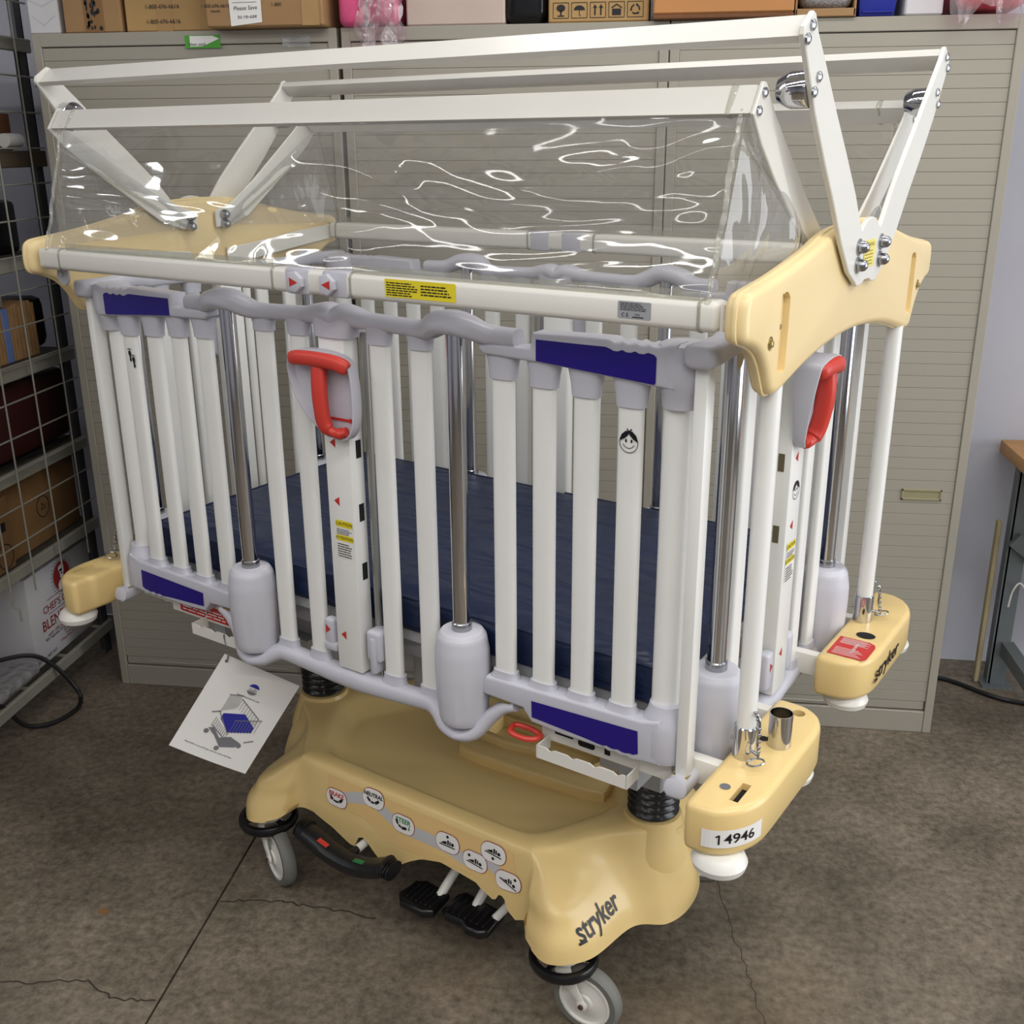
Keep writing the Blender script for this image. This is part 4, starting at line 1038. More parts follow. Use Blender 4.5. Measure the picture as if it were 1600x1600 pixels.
# ---------------- end gate (right), then turned round for the left
def end_gate():
    XG = .748
    b = B().tube([(XG, -.032, 1.502), (XG, -.027, 1.502), (XG, .012, 1.502), (XG, .06, 1.504), (XG, .104, 1.512), (XG, .15, 1.502), (XG, .632, 1.502), (XG, .678, 1.512), (XG, .722, 1.504), (XG, .77, 1.502), (XG, .809, 1.502), (XG, .814, 1.502)],
                 [(.013, .016), (.019, .0245), (.019, .0245), (.018, .022), (.021, .027), (.016, .020), (.016, .020), (.021, .027), (.018, .022), (.019, .0245), (.019, .0245), (.013, .016)], 18, sq=3.4)
    g_ = cp('end_gate', b, M_GREY, ang=60)
    b = B().tube(catmull([(XG, -.034, .765), (XG, -.02, .763), (XG, .04, .765), (XG, .075, .742), (XG + .004, .104, .724), (XG, .14, .742), (XG, .20, .752), (XG, .33, .75), (XG, .391, .742), (XG, .45, .75), (XG, .58, .752), (XG, .642, .742), (XG + .004, .678, .724), (XG, .707, .742), (XG, .742, .765), (XG, .802, .763), (XG, .816, .765)], 3),
                 [(.013, .016)] + [(.017, .021)] * 6 + [(.018, .03)] * 9 + [(.018, .022)] * 4 + [(.018, .022)] * 10 + [(.018, .022)] * 4 + [(.018, .03)] * 8 + [(.017, .021)] * 6 + [(.013, .016)], 18, sq=2.6)
    obj('bottom_rail', b, M_GREY, g_, ang=60)
    for y in (.002, .780):
        po = obj('square_post', B().box((XG - .011, XG + .011), (y - .015, y + .015), (.768, 1.495), .003, 2), M_BAR, g_)
        obj('post_foot', B().box((XG - .014, XG + .014), (y - .019, y + .019), (.777, .7795), .001, 1), M_BRASS, po)
    for y in (.180, .278, .504, .602):
        c = B().tube([(XG, y, .785), (XG, y, .772), (XG, y, .752)], [(.022, .0125), (.026, .015), (.034, .017)], 16, up=(0, 1, 0), sq=3)
        obj('bar_socket', c, M_GREY, g_); obj('bar_socket', B().tube([(XG, y, 1.495), (XG, y, 1.475), (XG, y, 1.46)], [(.03, .017), (.026, .0145), (.0235, .0135)], 16, up=(0, 1, 0), sq=3), M_GREY, g_)
        obj('bar', B().tube([(XG, y, .76), (XG, y, 1.48)], [(.0205, .010)] * 2, 20, up=(0, 1, 0), sq=3.2), M_BAR, g_)
    lp = obj('lock_panel', B().box((XG - .016, XG + .020), (.358, .424), (.768, 1.47), .003, 2), M_BAR, g_)
    XP = XG + .020
    b = B()
    for z in (1.245, 1.105, .82): obj('side_slot', B().box((XG - .005, XG + .007), (.3572, .3582), (z - .017, z + .017)), mat('olive_slot', (96, 88, 60), 0.5), lp)
    obj('slide_rod', B().cyl((XG - .02, .346, .80), (XG - .02, .346, 1.47), .010), M_BAR, lp)
    obj('latch_tab', B().box((XG - .004, XG + .020), (.322, .352), (.790, .87), .007, 3), M_GREY, lp)
    obj('latch_clip', B().box((XG - .01, XG + .020), (.430, .462), (.79, .87), .008, 3), M_GREY, lp)
    UE, NE = (0, 1, 0), (1, 0, 0)
    f = Flat()
    for z in (1.252, 1.118, .852): pr('red_arrow', Flat().poly([(.378, z), (.392, z + .0095), (.392, z - .0095)]).put((XP, 0, 0), UE, V, NE), M_REDP, lp)
    pr('red_arrow', Flat().poly([(.346, .84), (.333, .85), (.333, .83)]).put((XP, 0, 0), UE, V, NE), M_REDP, lp)
    f = Flat(); cx, cz = .394, 1.185
    f.arc(cx, cz, .0165, 0, 360, .0012, 28).disc(cx - .005, cz + .003, .0017, .003).disc(cx + .005, cz + .003, .0017, .003).arc(cx, cz + .002, .011, 205, 335, .0011)
    for q in (-1, 1): f.poly([(cx + q * .0165, cz + .004), (cx + q * .013, cz + .013), (cx + q * .006, cz + .019), (cx - q * .001, cz + .0195), (cx + q * .001, cz + .013), (cx + q * .007, cz + .007), (cx + q * .0165, cz + .002)])
    pr('face_mark', f.put((XP, 0, 0), UE, V, NE, .0012), M_PRINT, lp)
    ls = pr('caution_label', Flat().rrect(.392, 1.045, .046, .082, .003).put((XP, 0, 0), UE, V, NE), M_PAPER, lp, 'white and yellow caution sticker')
    pr('yellow_band', Flat().rrect(.392, 1.077, .044, .014, .002).rect(.370, 1.041, .414, 1.053).put((XP, 0, 0), UE, V, NE, .0012), M_LBLY, ls)
    pr('label_text', Flat().text('CAUTION', .0095, .392, 1.077).text('ATTENTION', .0085, .392, 1.047).greek(.372, 1.055, .412, 1.068, 4).greek(.372, 1.007, .412, 1.038, 6).put((XP, 0, 0), UE, V, NE, .0018), M_PRINT, ls)
    o0 = .398
    sp = [(-.064, 1.425), (-.05, 1.438), (-.01, 1.444), (.035, 1.440), (.056, 1.425), (.062, 1.395), (.056, 1.35), (.042, 1.31), (.020, 1.282), (-.004, 1.272), (-.03, 1.276), (-.045, 1.292), (-.055, 1.33), (-.063, 1.375)]
    sp = [(p.x + o0, p.y) for p in catmull([(x, z, 0) for x, z in sp], 3, True)]
    sb = B().prism(sp, 'x', XP, XP + .030, .003, 2, .0055, .018)
    for v in sb.bm.verts:
        if v.co.x > XP + .006: v.co.x += (v.co.z - 1.33) * .18
    hp = obj('handle_scoop', sb, M_GREY, g_)
    q = XP + .030
    t = B().tube(catmull([(q + .006, o0 - .052, 1.420), (q + .012, o0 - .03, 1.425), (q + .014, o0, 1.427), (q + .012, o0 + .03, 1.424), (q + .006, o0 + .048, 1.414)], 4), [(.012, .012), (.0145, .016)] + [(.015, .018)] * 13 + [(.0145, .016), (.012, .012)], 14, sq=2.6)
    t.tube(catmull([(q + .008, o0 - .004, 1.415), (q + .010, o0 - .003, 1.38), (q + .006, o0, 1.34), (q - .001, o0 + .001, 1.308), (q - .007, o0 - .008, 1.291), (q - .012, o0 - .022, 1.286), (q - .014, o0 - .034, 1.289)], 4), [(.015, .017)] * 8 + [(.015, .016)] * 8 + [(.011, .012)] * 6 + [(.008, .008)] * 3, 14, up=(0, 1, 0), sq=2.8)
    obj('red_handle', t, M_RED, hp, label='red T shaped handle')
    pr('turn_arrow', Flat().rect(o0 - .034, 1.3185, o0 + .02, 1.3245).poly([(o0 - .032, 1.314), (o0 - .047, 1.3215), (o0 - .032, 1.329)]).put((XP + .0085, 0, 0), UE, V, NE, .0012), M_REDP, hp)
    return g_


flip(end_gate())


# ---------------- corner bumpers with sockets and rods
def obj_b(b, X):
    for v in b.bm.verts: v.co = Vector(X(v.co))
    return b


def bumper(sx, sy, number=False, brand=False, warn=False, spare=False):
    def X(v): return Vector((v.x * sx, YC + (v.y - YC) * sy, v.z))
    pl = [(.803 + .014 * (1 - cos(a)), -.106 - .014 * sin(a)) for a in [i * pi / 8 for i in range(5)]]
    pl += [(p.x, p.y) for p in catmull([(.835, -.120, 0), (.855, -.116, 0), (.880, -.098, 0), (.898, -.070, 0), (.908, -.035, 0), (.910, .01, 0)], 4)]
    pl += [(p.x, p.y) for p in catmull([(.910, .19, 0), (.905, .235, 0), (.888, .268, 0), (.862, .285, 0), (.835, .289, 0)], 4)]
    pl += [(.817 - .014 * sin(a), .289 - .014 * (1 - cos(a))) for a in [i * pi / 8 for i in range(5)]]
    o = cp('corner_bumper', B().prism(pl, 'z', .722, .810, .012, 3), M_YEL, xf=X, ang=50)
    cut(o, obj_b(B().prism([(.8615, -.075), (.8765, -.075), (.8765, -.018), (.8615, -.018)], 'z', .795, .82), X)); cut(o, obj_b(B().lathe([(.012, .795), (.012, .82)], (.858, .250, 0), (0, 0, 1), 20), X))
    UX, UY, NZ = (1, 0, 0), (0, 1, 0), (0, 0, 1)

    def fl(name, f, m, lift=.001, lab=None):
        f.v = [(a * sx, YC + (c - YC) * sy) for a, c in f.v]; return pr(name, f.put((0, 0, .810), UX, UY, NZ, lift), m, o, lab)
    fl('slot', Flat().rect(.8615, -.075, .8765, -.018), M_VOID, -.0125)
    fl('hole', Flat().disc(.858, .250, .0118), M_VOID, -.0125)
    if not number: fl('hole', Flat().disc(.862, .140, .020, .016), M_VOID)
    else: fl('screw_hole', Flat().disc(.842, -.045, .009), M_STEEL); fl('screw_hole', Flat().disc(.838, .13, .008), M_VOID, .0012)
    for y in (-.085, .225):
        obj('roller', B().lathe([(.030, .7225), (.040, .716), (.046, .703), (.043, .692), (.032, .684), (.015, .681)], (.856, y, 0), (0, 0, 1), 28), M_WHITE, o, xf=X)
    obj('mounting_arm', B().box((.60, .806), (.020, .044), (.752, .800), .004, 2).box((.60, .806), (.245, .269), (.752, .800), .004, 2), M_WHITE, o, xf=X)
    sk = obj('socket', B().lathe([(.0205, .8105), (.0205, .868), (.0185, .870), (.017, .868)], (.830, .062, 0), (0, 0, 1), 24), M_CHROME, o, xf=X)
    if spare: obj('spare_socket', B().lathe([(.0205, .8105), (.0205, .872), (.0190, .872), (.0185, .83)], (.867, .128, 0), (0, 0, 1), 24, False), M_CHROME, o, xf=X)
    rod = cp('canopy_rod', B().cyl((.830, .062, .80), (.830, .062, 1.462), .0165, n=24), M_BAR, xf=X)
    b = B().tube(catmull([(.848, .055, .90), (.856, .052, .892), (.858, .05, .875), (.857, .048, .85), (.861, .045, .835), (.862, .042, .825)], 4), .0022, 6)
    k = catmull([(.862 + .014 * cos(a), .032 + .014 * sin(a), .822 + .004 * cos(a)) for a in [i * pi / 4 for i in range(8)]], 3, True)
    b.tube(k + [k[0]], .0018, 6).cyl((.805, .062, .838), (.862, .045, .828), .003)
    for i in range(9):
        p = catmull([(.848, .055, .90), (.858, .05, .875), (.861, .045, .835)], 4)[i]; b.ball(p, .0036, 6)
    obj('retaining_pin', b, M_STEEL, rod, xf=X)
    if number:
        def arc_(a, z):  # wraps the front end of the bumper
            k_ = [(.818, -.1205), (.850, -.1185), (.878, -.1005), (.898, -.0705), (.907, -.040)]; cur = catmull([(x, y, 0) for x, y in k_], 6)
            s_ = max(0, min(.999, a)) * (len(cur) - 1); i = int(s_); p = cur[i].lerp(cur[min(i + 1, len(cur) - 1)], s_ - i)
            t_ = (cur[min(i + 1, len(cur) - 1)] - cur[i]).normalized(); nn = Vector((t_.y, -t_.x, 0))
            return Vector((p.x, p.y, z)) + nn * ALIFT
        ALIFT = .0012; f = Flat()
        for i in range(16): f.rect(.16 + i * .05, .742, .16 + (i + 1) * .05, .775)
        nb = pr('number_sticker', f.wrap(arc_), M_PAPER, o, 'white asset sticker 14946')
        ALIFT = .002; f = Flat().text('4946', .025, .0062, 0, sx=.92, fat=.0003).line([(-.0238, -.0088), (-.0238, .0088)], .0024).line([(-.0238, .0080), (-.0284, .0046)], .0022); f.v = [(.57 + a * 8.6, .758 + c) for a, c in f.v]
        pr('number', f.wrap(arc_), M_PRINT, nb)
    if brand:
        f = logo(Flat(), 0, 0, 0, 0, .05); wm = max(v[0] for v in f.v); f.v = [(.560 + a * .17 / wm, .765 + c * .9) for a, c in f.v]
        pr('brand_lettering', f.put((.9105, 0, 0), (0, 1, 0), (0, 0, 1), (1, 0, 0), .001), M_PRINT, o)
    if warn:
        f = Flat().poly([(.820, .535), (.895, .545), (.900, .555), (.900, .600), (.885, .612), (.818, .602)])
        f = Flat().poly([(.818, .520), (.890, .520), (.897, .530), (.897, .590), (.893, .604), (.880, .612), (.818, .612)])
        wl = pr('warning_label', f.put((0, 0, .810), UX, UY, NZ, .001), M_REDP, o, 'red warning label')
        pr('warning_text', Flat().text('WARNING', .010, 0, 0).put((.862, .566, .810), (0, 1, 0), (-1, 0, 0), NZ, .0016), M_PAPER, wl)
        g2 = Flat()
        for i in range(6): g2.rect(.826, .526 + i * .006, .885 - (i % 3) * .006, .5275 + i * .006); g2.rect(.826, .58 + i * .005, .885 - (i % 2) * .008, .5815 + i * .005)
        pr('warning_print', g2.put((0, 0, .810), UX, UY, NZ, .0016), M_PAPER, wl)


bumper(1, 1, number=True, spare=True); bumper(1, -1, brand=True, warn=True); bumper(-1, 1); bumper(-1, -1)


# ---------------- canopy end panels, V brackets and crossbars
def end_panel():
    q = [(0, 1.676), (.10, 1.672), (.16, 1.664), (.215, 1.650), (.30, 1.633), (.38, 1.620), (.455, 1.611), (.476, 1.606), (.486, 1.594), (.489, 1.570), (.487, 1.548), (.478, 1.538), (.455, 1.532), (.425, 1.518), (.402, 1.496), (.386, 1.472), (.374, 1.453), (.360, 1.446), (.338, 1.447), (.30, 1.456), (.22, 1.474), (.12, 1.488), (0, 1.494)]
    L = [(y, z) for y, z in q] + [(-y, z) for y, z in q[-2:0:-1]]
    L = [(p.x + YC, p.y) for p in catmull([(y, z, 0) for y, z in L], 3, True)]
    b = B().prism(L, 'x', .812, .848, .012, 4)
    L2 = [((y - YC) * 1.008 + YC, 1.565 + (z - 1.565) * 1.03) for y, z in L]
    b.prism(L2, 'x', .826, .834, .003, 2)
    p = cp('canopy_end_panel', b, M_YELP, ang=40)
    UE, NE = (0, 1, 0), (1, 0, 0)
    for s in (-1, 1):
        yc = YC + s * .335
        sl = [(pp.x + yc, pp.y) for pp in catmull([(s * .010 + .0185 * cos(a), (1.578 if sin(a) > 0 else 1.495) + .0185 * sin(a), 0) for a in [i * pi / 6 + .01 for i in range(12)]], 2, True)]
        cut(p, B().prism(sl, 'x', .838, .86))
        cut(p, B().lathe([(.011, 0), (.011, .02)], (.845, yc + s * .060, 1.528), (1, 0, 0), 16))
        obj('panel_screw', B().lathe([(.009, 0), (.009, .002), (.005, .003), (.005, .007), (.002, .008)], (.845, yc + s * .060, 1.528), (1, 0, 0), 12).lathe([(.004, 0), (.004, .005)], (.838, yc + s * .010, 1.545), (1, 0, 0), 10), M_BRASS, p)
        obj('tube_screw', B().lathe([(.006, 0), (.006, .014)], (.806, YC - s * .452, 1.585), (1, 0, 0), 10).lathe([(.006, 0), (.006, .014)], (.806, YC - s * .452, 1.555), (1, 0, 0), 10), M_STEEL, p)
    return p


flip(end_panel())


def v_bracket():
    r = [(.052, 1.573), (.058, 1.578), (.10, 1.60), (.152, 1.650), (.205, 1.712), (.262, 1.772), (.320, 1.838), (.372, 1.912), (.388, 1.935), (.386, 1.945), (.356, 1.966), (.348, 1.964), (.334, 1.943), (.288, 1.90), (.232, 1.845), (.166, 1.784), (.102, 1.722), (.062, 1.674), (.050, 1.664), (.038, 1.672), (.022, 1.680), (0, 1.683)]
    L = [(y, z) for y, z in r] + [(-y, z) for y, z in r[-2::-1]] + [(-.03, 1.574), (-.012, 1.580), (.012, 1.580), (.03, 1.574)]
    v = cp('v_bracket', B().prism([(YC + y, z) for y, z in L], 'x', .852, .8605, .0015, 1), M_WHITE)
    for s in (-1, 1):
        for y, z in ((.061, 1.638), (.061, 1.609)):
            obj('acorn_nut', B().lathe([(.014, 0), (.014, .002), (.0105, .003), (.0105, .008), (.009, .013), (.005, .017), (.001, .018)], (.8605, YC + s * y, z), (1, 0, 0), 14), M_STEEL, v)
        for y, z in ((.362, 1.948), (.377, 1.930), (.322, 1.886), (.336, 1.866)):
            obj('bolt', B().lathe([(.0075, 0), (.0075, .003), (.004, .0055), (.001, .006)], (.8605, YC + s * y, z), (1, 0, 0), 12), M_STEEL, v)
        obj('magnet_catch', B().lathe([(.012, 0), (.0245, -.0005), (.025, -.002), (.025, -.027), (.0245, -.029), (.0165, -.045), (.015, -.046), (.006, -.046)], (.852, YC + s * .322, 1.870), (1, 0, 0), 32), M_CHROME, v, ang=25)
    st = pr('yellow_sticker', Flat().rect(YC - .030, 1.601, YC + .030, 1.646).put((.8605, 0, 0), (0, 1, 0), (0, 0, 1), (1, 0, 0), .0008), M_LBLY2, v, 'pale yellow warning sticker')
    pr('sticker_text', Flat().text('WARNING', .009, YC, 1.638).greek(YC - .026, 1.605, YC + .026, 1.632, 5, .3).put((.8605, 0, 0), (0, 1, 0), (0, 0, 1), (1, 0, 0), .0014), mat('olive_print', (150, 132, 50), 0.5), st)
    return v


flip(v_bracket())
# crossbars: D-section between the tips of the V brackets
for s in (-1, 1):
    sec = [(-.383, 1.934), (-.352, 1.962), (-.346, 1.960), (-.340, 1.950), (-.362, 1.928), (-.376, 1.926)]
    if s > 0: sec = [(-y, z) for y, z in sec]
    cp('crossbar', B().prism([(YC + y, z) for y, z in sec], 'x', -.853, .853, .003, 2), M_WHITE)


# ---------------- canopy halves
def grid_sheet(fn, nu, nv, amp, sc, seed, fade=True):
    b = B(); vs = []
    for j in range(nv + 1):
        row = []
        for i in range(nu + 1):
            u, v = i / nu, j / nv; p = Vector(fn(u, v)); e = (4 * u * (1 - u) * 4 * v * (1 - v)) ** .35 if fade else 1
            d = noise.noise(Vector((p.x * sc[0] + seed, p.y * sc[1], p.z * sc[2]))) + .5 * noise.noise(Vector((p.x * sc[0] * 2.3, p.y * sc[1] * 2.3 + seed, p.z * sc[2] * 2.3)))
            row.append((p, d * amp * e))
        vs.append(row)
    bv = [[None] * (nu + 1) for _ in range(nv + 1)]
    for j in range(nv + 1):
        for i in range(nu + 1):
            a = vs[j][min(i + 1, nu)][0] - vs[j][max(i - 1, 0)][0]; c = vs[min(j + 1, nv)][i][0] - vs[max(j - 1, 0)][i][0]
            nn = a.cross(c); nn = nn.normalized() if nn.length > 1e-9 else Vector((0, 0, 1))
            bv[j][i] = b.bm.verts.new(vs[j][i][0] + nn * vs[j][i][1])
    vs = bv
    for j in range(nv):
        for i in range(nu): b.bm.faces.new((vs[j][i], vs[j][i + 1], vs[j + 1][i + 1], vs[j + 1][i]))
    bmesh.ops.remove_doubles(b.bm, verts=b.bm.verts, dist=1e-5)
    return b


def canopy_half():
    b = B().box((-.800, .800), (-.087, -.041), (1.549, 1.593), .010, 3)
    lt = cp('canopy_half', b, M_WHITE, label='hinged front half of the clear canopy')
    sec = [(-.404, 1.839), (-.378, 1.876), (-.370, 1.873), (-.362, 1.862), (-.386, 1.834)]
    up = obj('upper_tube', B().prism([(YC + y, z) for y, z in sec], 'x', -.800, .800, .005, 3), M_WHITE, lt)
    for s in (-1, 1):
        ap = [(-.408, 1.838), (-.379, 1.880), (-.368, 1.880), (-.330, 1.842), (-.250, 1.780), (-.165, 1.715), (-.085, 1.662), (-.03, 1.645), (-.03, 1.605), (-.075, 1.606), (-.14, 1.629), (-.226, 1.690), (-.312, 1.750), (-.372, 1.799)]
        arm = obj('canopy_arm', B().prism([(YC + y, z) for y, z in ap], 'x', s * .800, s * .806, .0015, 1), M_WHITE, lt)
        for y, z in ((-.376, 1.866), (-.393, 1.842)): obj('bolt', B().lathe([(.007, 0), (.007, .003), (.004, .005), (.001, .0055)], (s * .806, YC + y, z), (s, 0, 0), 12), M_STEEL, arm)
        lo = [(-.47, 1.552), (-.47, 1.590), (-.30, 1.576), (-.16, 1.560), (-.06, 1.552), (-.06, 1.512), (-.16, 1.518), (-.30, 1.534)]
        obj('lower_arm', B().prism([(YC + y, z) for y, z in lo], 'x', s * .800, s * .807, .0015, 1), M_WHITE, lt)
        for y, z in ((-.055, 1.636), (-.055, 1.612)): obj('acorn_nut', B().lathe([(.012, 0), (.012, .010), (.007, .018), (.001, .02)], (s * .800, YC + y, z), (-s, 0, 0), 12), M_STEEL, arm)
        if s < 0: obj('pivot_disc', B().lathe([(.020, 0), (.020, .006)], (s * .765, -.050, 1.532), (0, -1, 0), 24).lathe([(.005, .006), (.005, .009), (.002, .01)], (s * .765, -.050, 1.536), (0, -1, 0), 10), M_DECK, lt)
    # clear vinyl: long sheet and the two end gussets
    def sheet(u, v):
        x = -.765 + 1.545 * u; t = v
        y = -.078 + (-.006 + .078) * t; z = 1.588 + (1.842 - 1.588) * t
        bow = 4 * t * (1 - t) * .012
        return (x, y + bow, z + bow * .1)
    vs_ = obj('clear_vinyl_sheet', grid_sheet(sheet, 150, 40, .011, (3.0, 7, 8), 3.3), M_VINYL, lt, ang=180)
    for s in (-1, 1):
        A_, B_, C_ = Vector((s * .785, .010, 1.840)), Vector((s * .785, -.070, 1.592)), Vector((s * .795, .345, 1.622))
        def gus(u, v): return (A_.lerp(B_, v)).lerp(C_.lerp(C_ + Vector((0, -.06, -.015)), v), u) + Vector((s * .028 * sin(pi * v) * sin(pi * min(1, u * 1.15)) ** .7, 0, 0)) if u < .87 else (A_.lerp(B_, v)).lerp(C_.lerp(C_ + Vector((0, -.06, -.015)), v), u)
        obj('clear_vinyl_gusset', grid_sheet(gus, 48, 40, .012, (5, 9, 4), 1.1 * s + 5), M_VINYLG, lt, ang=180)
    for xe in (-.768, .783):
        pth = [(xe + .006 * noise.noise(Vector((i * .9, xe, 0))), -.083 + .076 * i / 14, 1.588 + .256 * i / 14) for i in range(15)]
        obj('seam_fold', B().tube(catmull(pth, 3), [(.0035 + .004 * abs(noise.noise(Vector((i * .35, xe, 7)))), .0035) for i in range(43)], 8, up=(1, 0, 0)), M_SEAM, lt)
        s_ = 1 if xe > 0 else -1
        obj('seam_fold', B().tube([(s_ * .795, -.005 + .34 * i / 12, 1.800 - .195 * i / 12) for i in range(13)], (.004, .0015), 8), M_SEAM, lt)
    for x in (-.722, -.073, .118, .772): obj('seam_band', B().box((x - .008, x + .008), (-.0885, -.0395), (1.5475, 1.5945), .010, 3), M_SEAM, lt)
    for x in (-.745, .765): obj('seam_band', B().prism([(YC + y * 1.0 - (.002 if y < -.37 else -.002), z + (.002 if z > 1.86 else -.002)) for y, z in sec], 'x', x - .006, x + .006, .004, 2), M_SEAM, lt)
    hem = B().box((-.70, -.075), (-.082, -.079), (1.592, 1.606)).box((.12, .77), (-.082, -.079), (1.592, 1.606)); obj('hem', hem, M_SEAM, lt)
    for x, dx in ((-.010, .004), (.082, -.010)):
        kb = obj('latch_knob', B().box((x - .030, x + .030), (-.0885, -.040), (1.548, 1.5945), .006, 2), M_GREY, lt)
        obj('knob', B().prism([(x + dx - .017, 1.556), (x + dx - .017, 1.586), (x + dx + .002, 1.590), (x + dx + .018, 1.578), (x + dx + .018, 1.564), (x + dx + .002, 1.552)], 'y', -.088, -.100, .004, 2), M_SLIDE, kb)
        s = 1 if dx > 0 else -1
        pr('red_triangle', Flat().poly([(x + dx - .010 * s, 1.579), (x + dx - .010 * s, 1.563), (x + dx + .010 * s, 1.571)]).put((0, -.100, 0), U, V, N), M_REDP, kb)
    ye = pr('yellow_label', Flat().rrect(.272, 1.574, .150, .030, .002).put((0, -.087, 0), U, V, N), M_LBLY, lt, 'yellow warning label')
    pr('label_text', Flat().greek(.201, 1.562, .268, 1.586, 6, .45).greek(.275, 1.566, .342, 1.585, 4, .45).put((0, -.087, 0), U, V, N, .0012), M_PRINT, ye)
    sv = pr('silver_label', Flat().rrect(.671, 1.5725, .054, .025, .002).put((0, -.087, 0), U, V, N), M_FOIL, lt, 'silver rating label')
    pr('label_text', Flat().text('C E', .008, .656, 1.565).text('TYPE', .004, .676, 1.566).greek(.648, 1.572, .692, 1.584, 5, .4).greek(.668, 1.562, .692, 1.565, 1, .5).put((0, -.087, 0), U, V, N, .0012), M_PRINT, sv)
    return lt


front_half = canopy_half()
hb_ = flip(front_half); hb_['label'] = 'hinged back half of the clear canopy'

# ================================================================ things on the crib
b = B().box((-.665, .665), (.030, .765), (.8635, .962), .016, 4)
mt = tag(empty('mattress', crib.matrix_world @ Vector((0, 0, 0)) if False else (1.2367, -1.2130, 0), radians(-26.653)), 'navy blue vinyl crib mattress inside the white rails', 'mattress')
mb = B()
nx, ny = 80, 46


def mtop(u, v):
    x = -.665 + 1.33 * u; y = .030 + .735 * v
    d = noise.noise(Vector((x * 4.5, y * 6, 1.3))) * .004 + abs(noise.noise(Vector((x * 2.2 + y * 3, y * 9, 4)))) * .004
    e = min(1, min(u, 1 - u) * 40) * min(1, min(v, 1 - v) * 24)
    return (x, y, .958 - .012 * (1 - e) + d * e)


gs = [[mb.bm.verts.new(mtop(i / nx, j / ny)) for i in range(nx + 1)] for j in range(ny + 1)]
for j in range(ny):
    for i in range(nx): mb.bm.faces.new((gs[j][i], gs[j][i + 1], gs[j + 1][i + 1], gs[j + 1][i]))
edge = [gs[0][i] for i in range(nx + 1)] + [gs[j][nx] for j in range(1, ny + 1)] + [gs[ny][i] for i in range(nx - 1, -1, -1)] + [gs[j][0] for j in range(ny - 1, 0, -1)]
prev = edge
for dz, ou in ((.006, .004), (.022, .006), (.044, .004), (.066, .006), (.0725, .002)):
    cur = []
    for v in edge:
        c0 = Vector((0, .3975, 0)); ox = ou * (1 if v.co.x > .66 else -1 if v.co.x < -.66 else 0); oy = ou * (1 if v.co.y > .76 else -1 if v.co.y < .035 else 0)
        wv = noise.noise(Vector((v.co.x * 6, v.co.y * 6, dz * 40))) * .003
        cur.append(mb.bm.verts.new((v.co.x + ox + (wv if ox else 0), v.co.y + oy + (wv if oy else 0), .9455 - dz)))
    for i in range(len(edge)): mb.bm.faces.new((prev[i], prev[(i + 1) % len(edge)], cur[(i + 1) % len(edge)], cur[i]))
    prev = cur
mb.bm.faces.new(prev)
obj('cover', mb, M_MAT, mt, ang=60)
pp = B()
rc = [(-.669, .026), (.669, .026), (.669, .769), (-.669, .769), (-.669, .026)]
for (xa, ya), (xb, yb) in zip(rc, rc[1:]): pp.cyl((xa, ya, .946), (xb, yb, .946), .003, n=8)
obj('piping', pp, M_MAT, mt)

# instruction card hanging from the left accessory rack on a bead chain
CW = Matrix.Translation((1.2367, -1.2130, 0)) @ Matrix.Rotation(radians(-26.653), 4, 'Z')
tl, trt, bl = Vector((-.3778, -.0370, .7089)), Vector((-.2811, .0962, .5946)), Vector((-.4670, -.1597, .5058))
eu = (trt - tl).normalized(); nn = eu.cross((bl - tl).normalized()).normalized(); nn = -nn if nn.y > 0 else nn
ev = nn.cross(eu); ev = ev if ev.z > 0 else -ev
tl = tl + Vector((0.004, -.002, 0))
wq, hq = .197, .252
cd = empty('instruction_card', CW @ tl); cd.rotation_euler = (0, 0, radians(-26.653))
tag(cd, 'white instruction card with a crib picture hanging by one corner', 'card')


def cpt(a, c, l=0.0): return eu * a + ev * (c - 0) + nn * l


cb_ = B()
k = 8
for side in (0, 1):
    vs = [[cb_.bm.verts.new(cpt(wq * i / k, -hq * j / k, (0.0 if side else -.0016) + .004 * (j / k) ** 2 * sin(pi * i / k))) for i in range(k + 1)] for j in range(k + 1)]
    for j in range(k):
        for i in range(k): cb_.bm.faces.new((vs[j][i], vs[j][i + 1], vs[j + 1][i + 1], vs[j + 1][i]))
obj('sheet', cb_, M_PAPER, cd)


def cwrap(l): return lambda a, c: cpt(a, c, l + .004 * min(1, max(0, -c / hq)) ** 2 * sin(pi * min(1, max(0, a / wq))))


M_PBLUE = mat('blue_print', (40, 44, 150), 0.5); M_PGREY = mat('mid_grey_print', (120, 120, 124), 0.5)
pr('logo_arc', Flat().disc(.103, -.052, .014, .014, 24, 20, 160).wrap(cwrap(.001)), M_PBLUE, cd)
pr('logo_base', Flat().disc(.103, -.052, .014, .014, 24, 205, 335).text('cub', .014, .103, -.053).wrap(cwrap(.0014)), M_PGREY, cd)
pr('caption', Flat().text('www.hospitalcrib.com', .0065, .103, -.075).text('Read before use and keep with the crib at all times', .0058, .085, -.226).wrap(cwrap(.001)), M_PRINT, cd)


def q2(x, y): return (.045 + x * .118, -.192 + y * .118)  # drawing frame of the crib picture


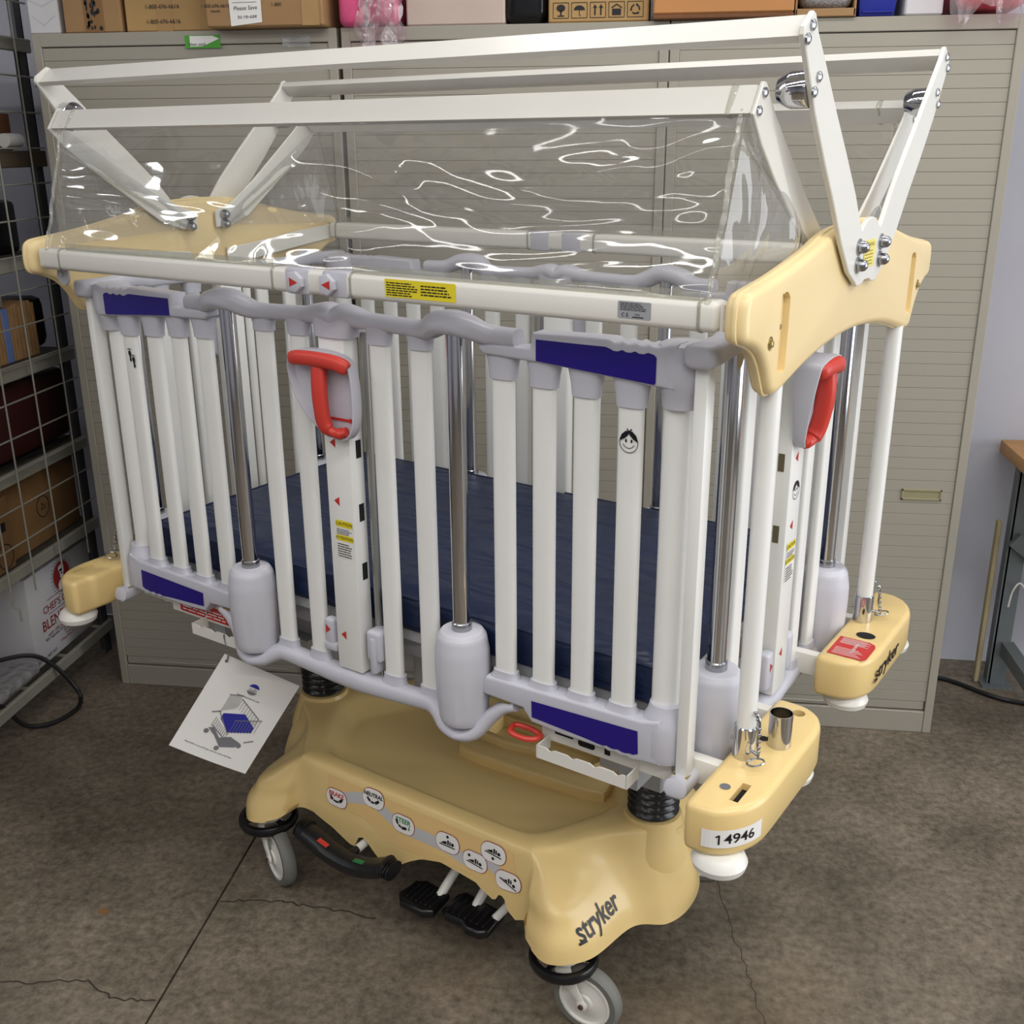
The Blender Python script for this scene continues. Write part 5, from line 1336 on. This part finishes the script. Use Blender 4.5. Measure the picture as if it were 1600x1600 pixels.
f = Flat()
f.poly([q2(.22, .52), q2(.62, .66), q2(.92, .46), q2(.50, .30)])
f.poly([q2(.22, .52), q2(.50, .30), q2(.50, .18), q2(.22, .40)]); f.poly([q2(.50, .30), q2(.92, .46), q2(.92, .34), q2(.50, .18)])
pr('picture_mattress', f.wrap(cwrap(.001)), M_PBLUE, cd)
f = Flat()
for i in range(9):
    t = i / 8; f.line([q2(.15 + .22 * t, .55 + .13 * t), q2(.15 + .22 * t, .92 + .08 * t)], .0011)
    f.line([q2(.40 + .5 * t, .72 - .22 * t), q2(.40 + .5 * t, .92 - .26 * t)], .0011)
    f.line([q2(.52 + .46 * t, .16 + .18 * t), q2(.52 + .46 * t, .45 + .20 * t)], .0011)
    f.line([q2(.14 + .36 * t, .40 - .24 * t), q2(.14 + .36 * t, .20 - .18 * t)], .0013)
for a_, c_ in (((.13, .92), (.40, 1.0)), ((.40, .93), (.92, .66)), ((.50, .46), (1.0, .66)), ((.12, .54), (.52, .14)), ((.12, .22), (.52, .02))): f.line([q2(*a_), q2(*c_)], .0022)
f.line([q2(.0, .46), q2(.16, .54)], .003); f.line([q2(.9, .1), q2(1.06, .2)], .003)
f.poly([q2(.10, .14), q2(.30, .02), q2(.50, -.16), q2(.78, -.06), q2(.84, .06), q2(.60, .12), q2(.40, .02), q2(.2, .18)])
for x, y in ((.10, .06), (.46, -.20), (.84, .0)): f.disc(*q2(x, y), .006, .006, 14)
pr('picture_frame', f.wrap(cwrap(.0013)), M_PGREY, cd)
pr('eyelet', Flat().arc(.012, -.013, .0032, 0, 360, .0016, 14).disc(.012, -.013, .0024).wrap(cwrap(.0014)), M_STEEL, cd)
ch = B(); p0, p1 = cpt(.012, -.013, .003), Vector((-.005, .005, .030))
top_ = Vector((.0, -.0, .020)); path = catmull([p0, cpt(.006, .004, .004), Vector((-.002, .006, .03)), Vector((-.002, .005, .045))], 8)
for p in path: ch.ball(p, .0022, 6)
obj('bead_chain', ch, M_STEEL, cd)
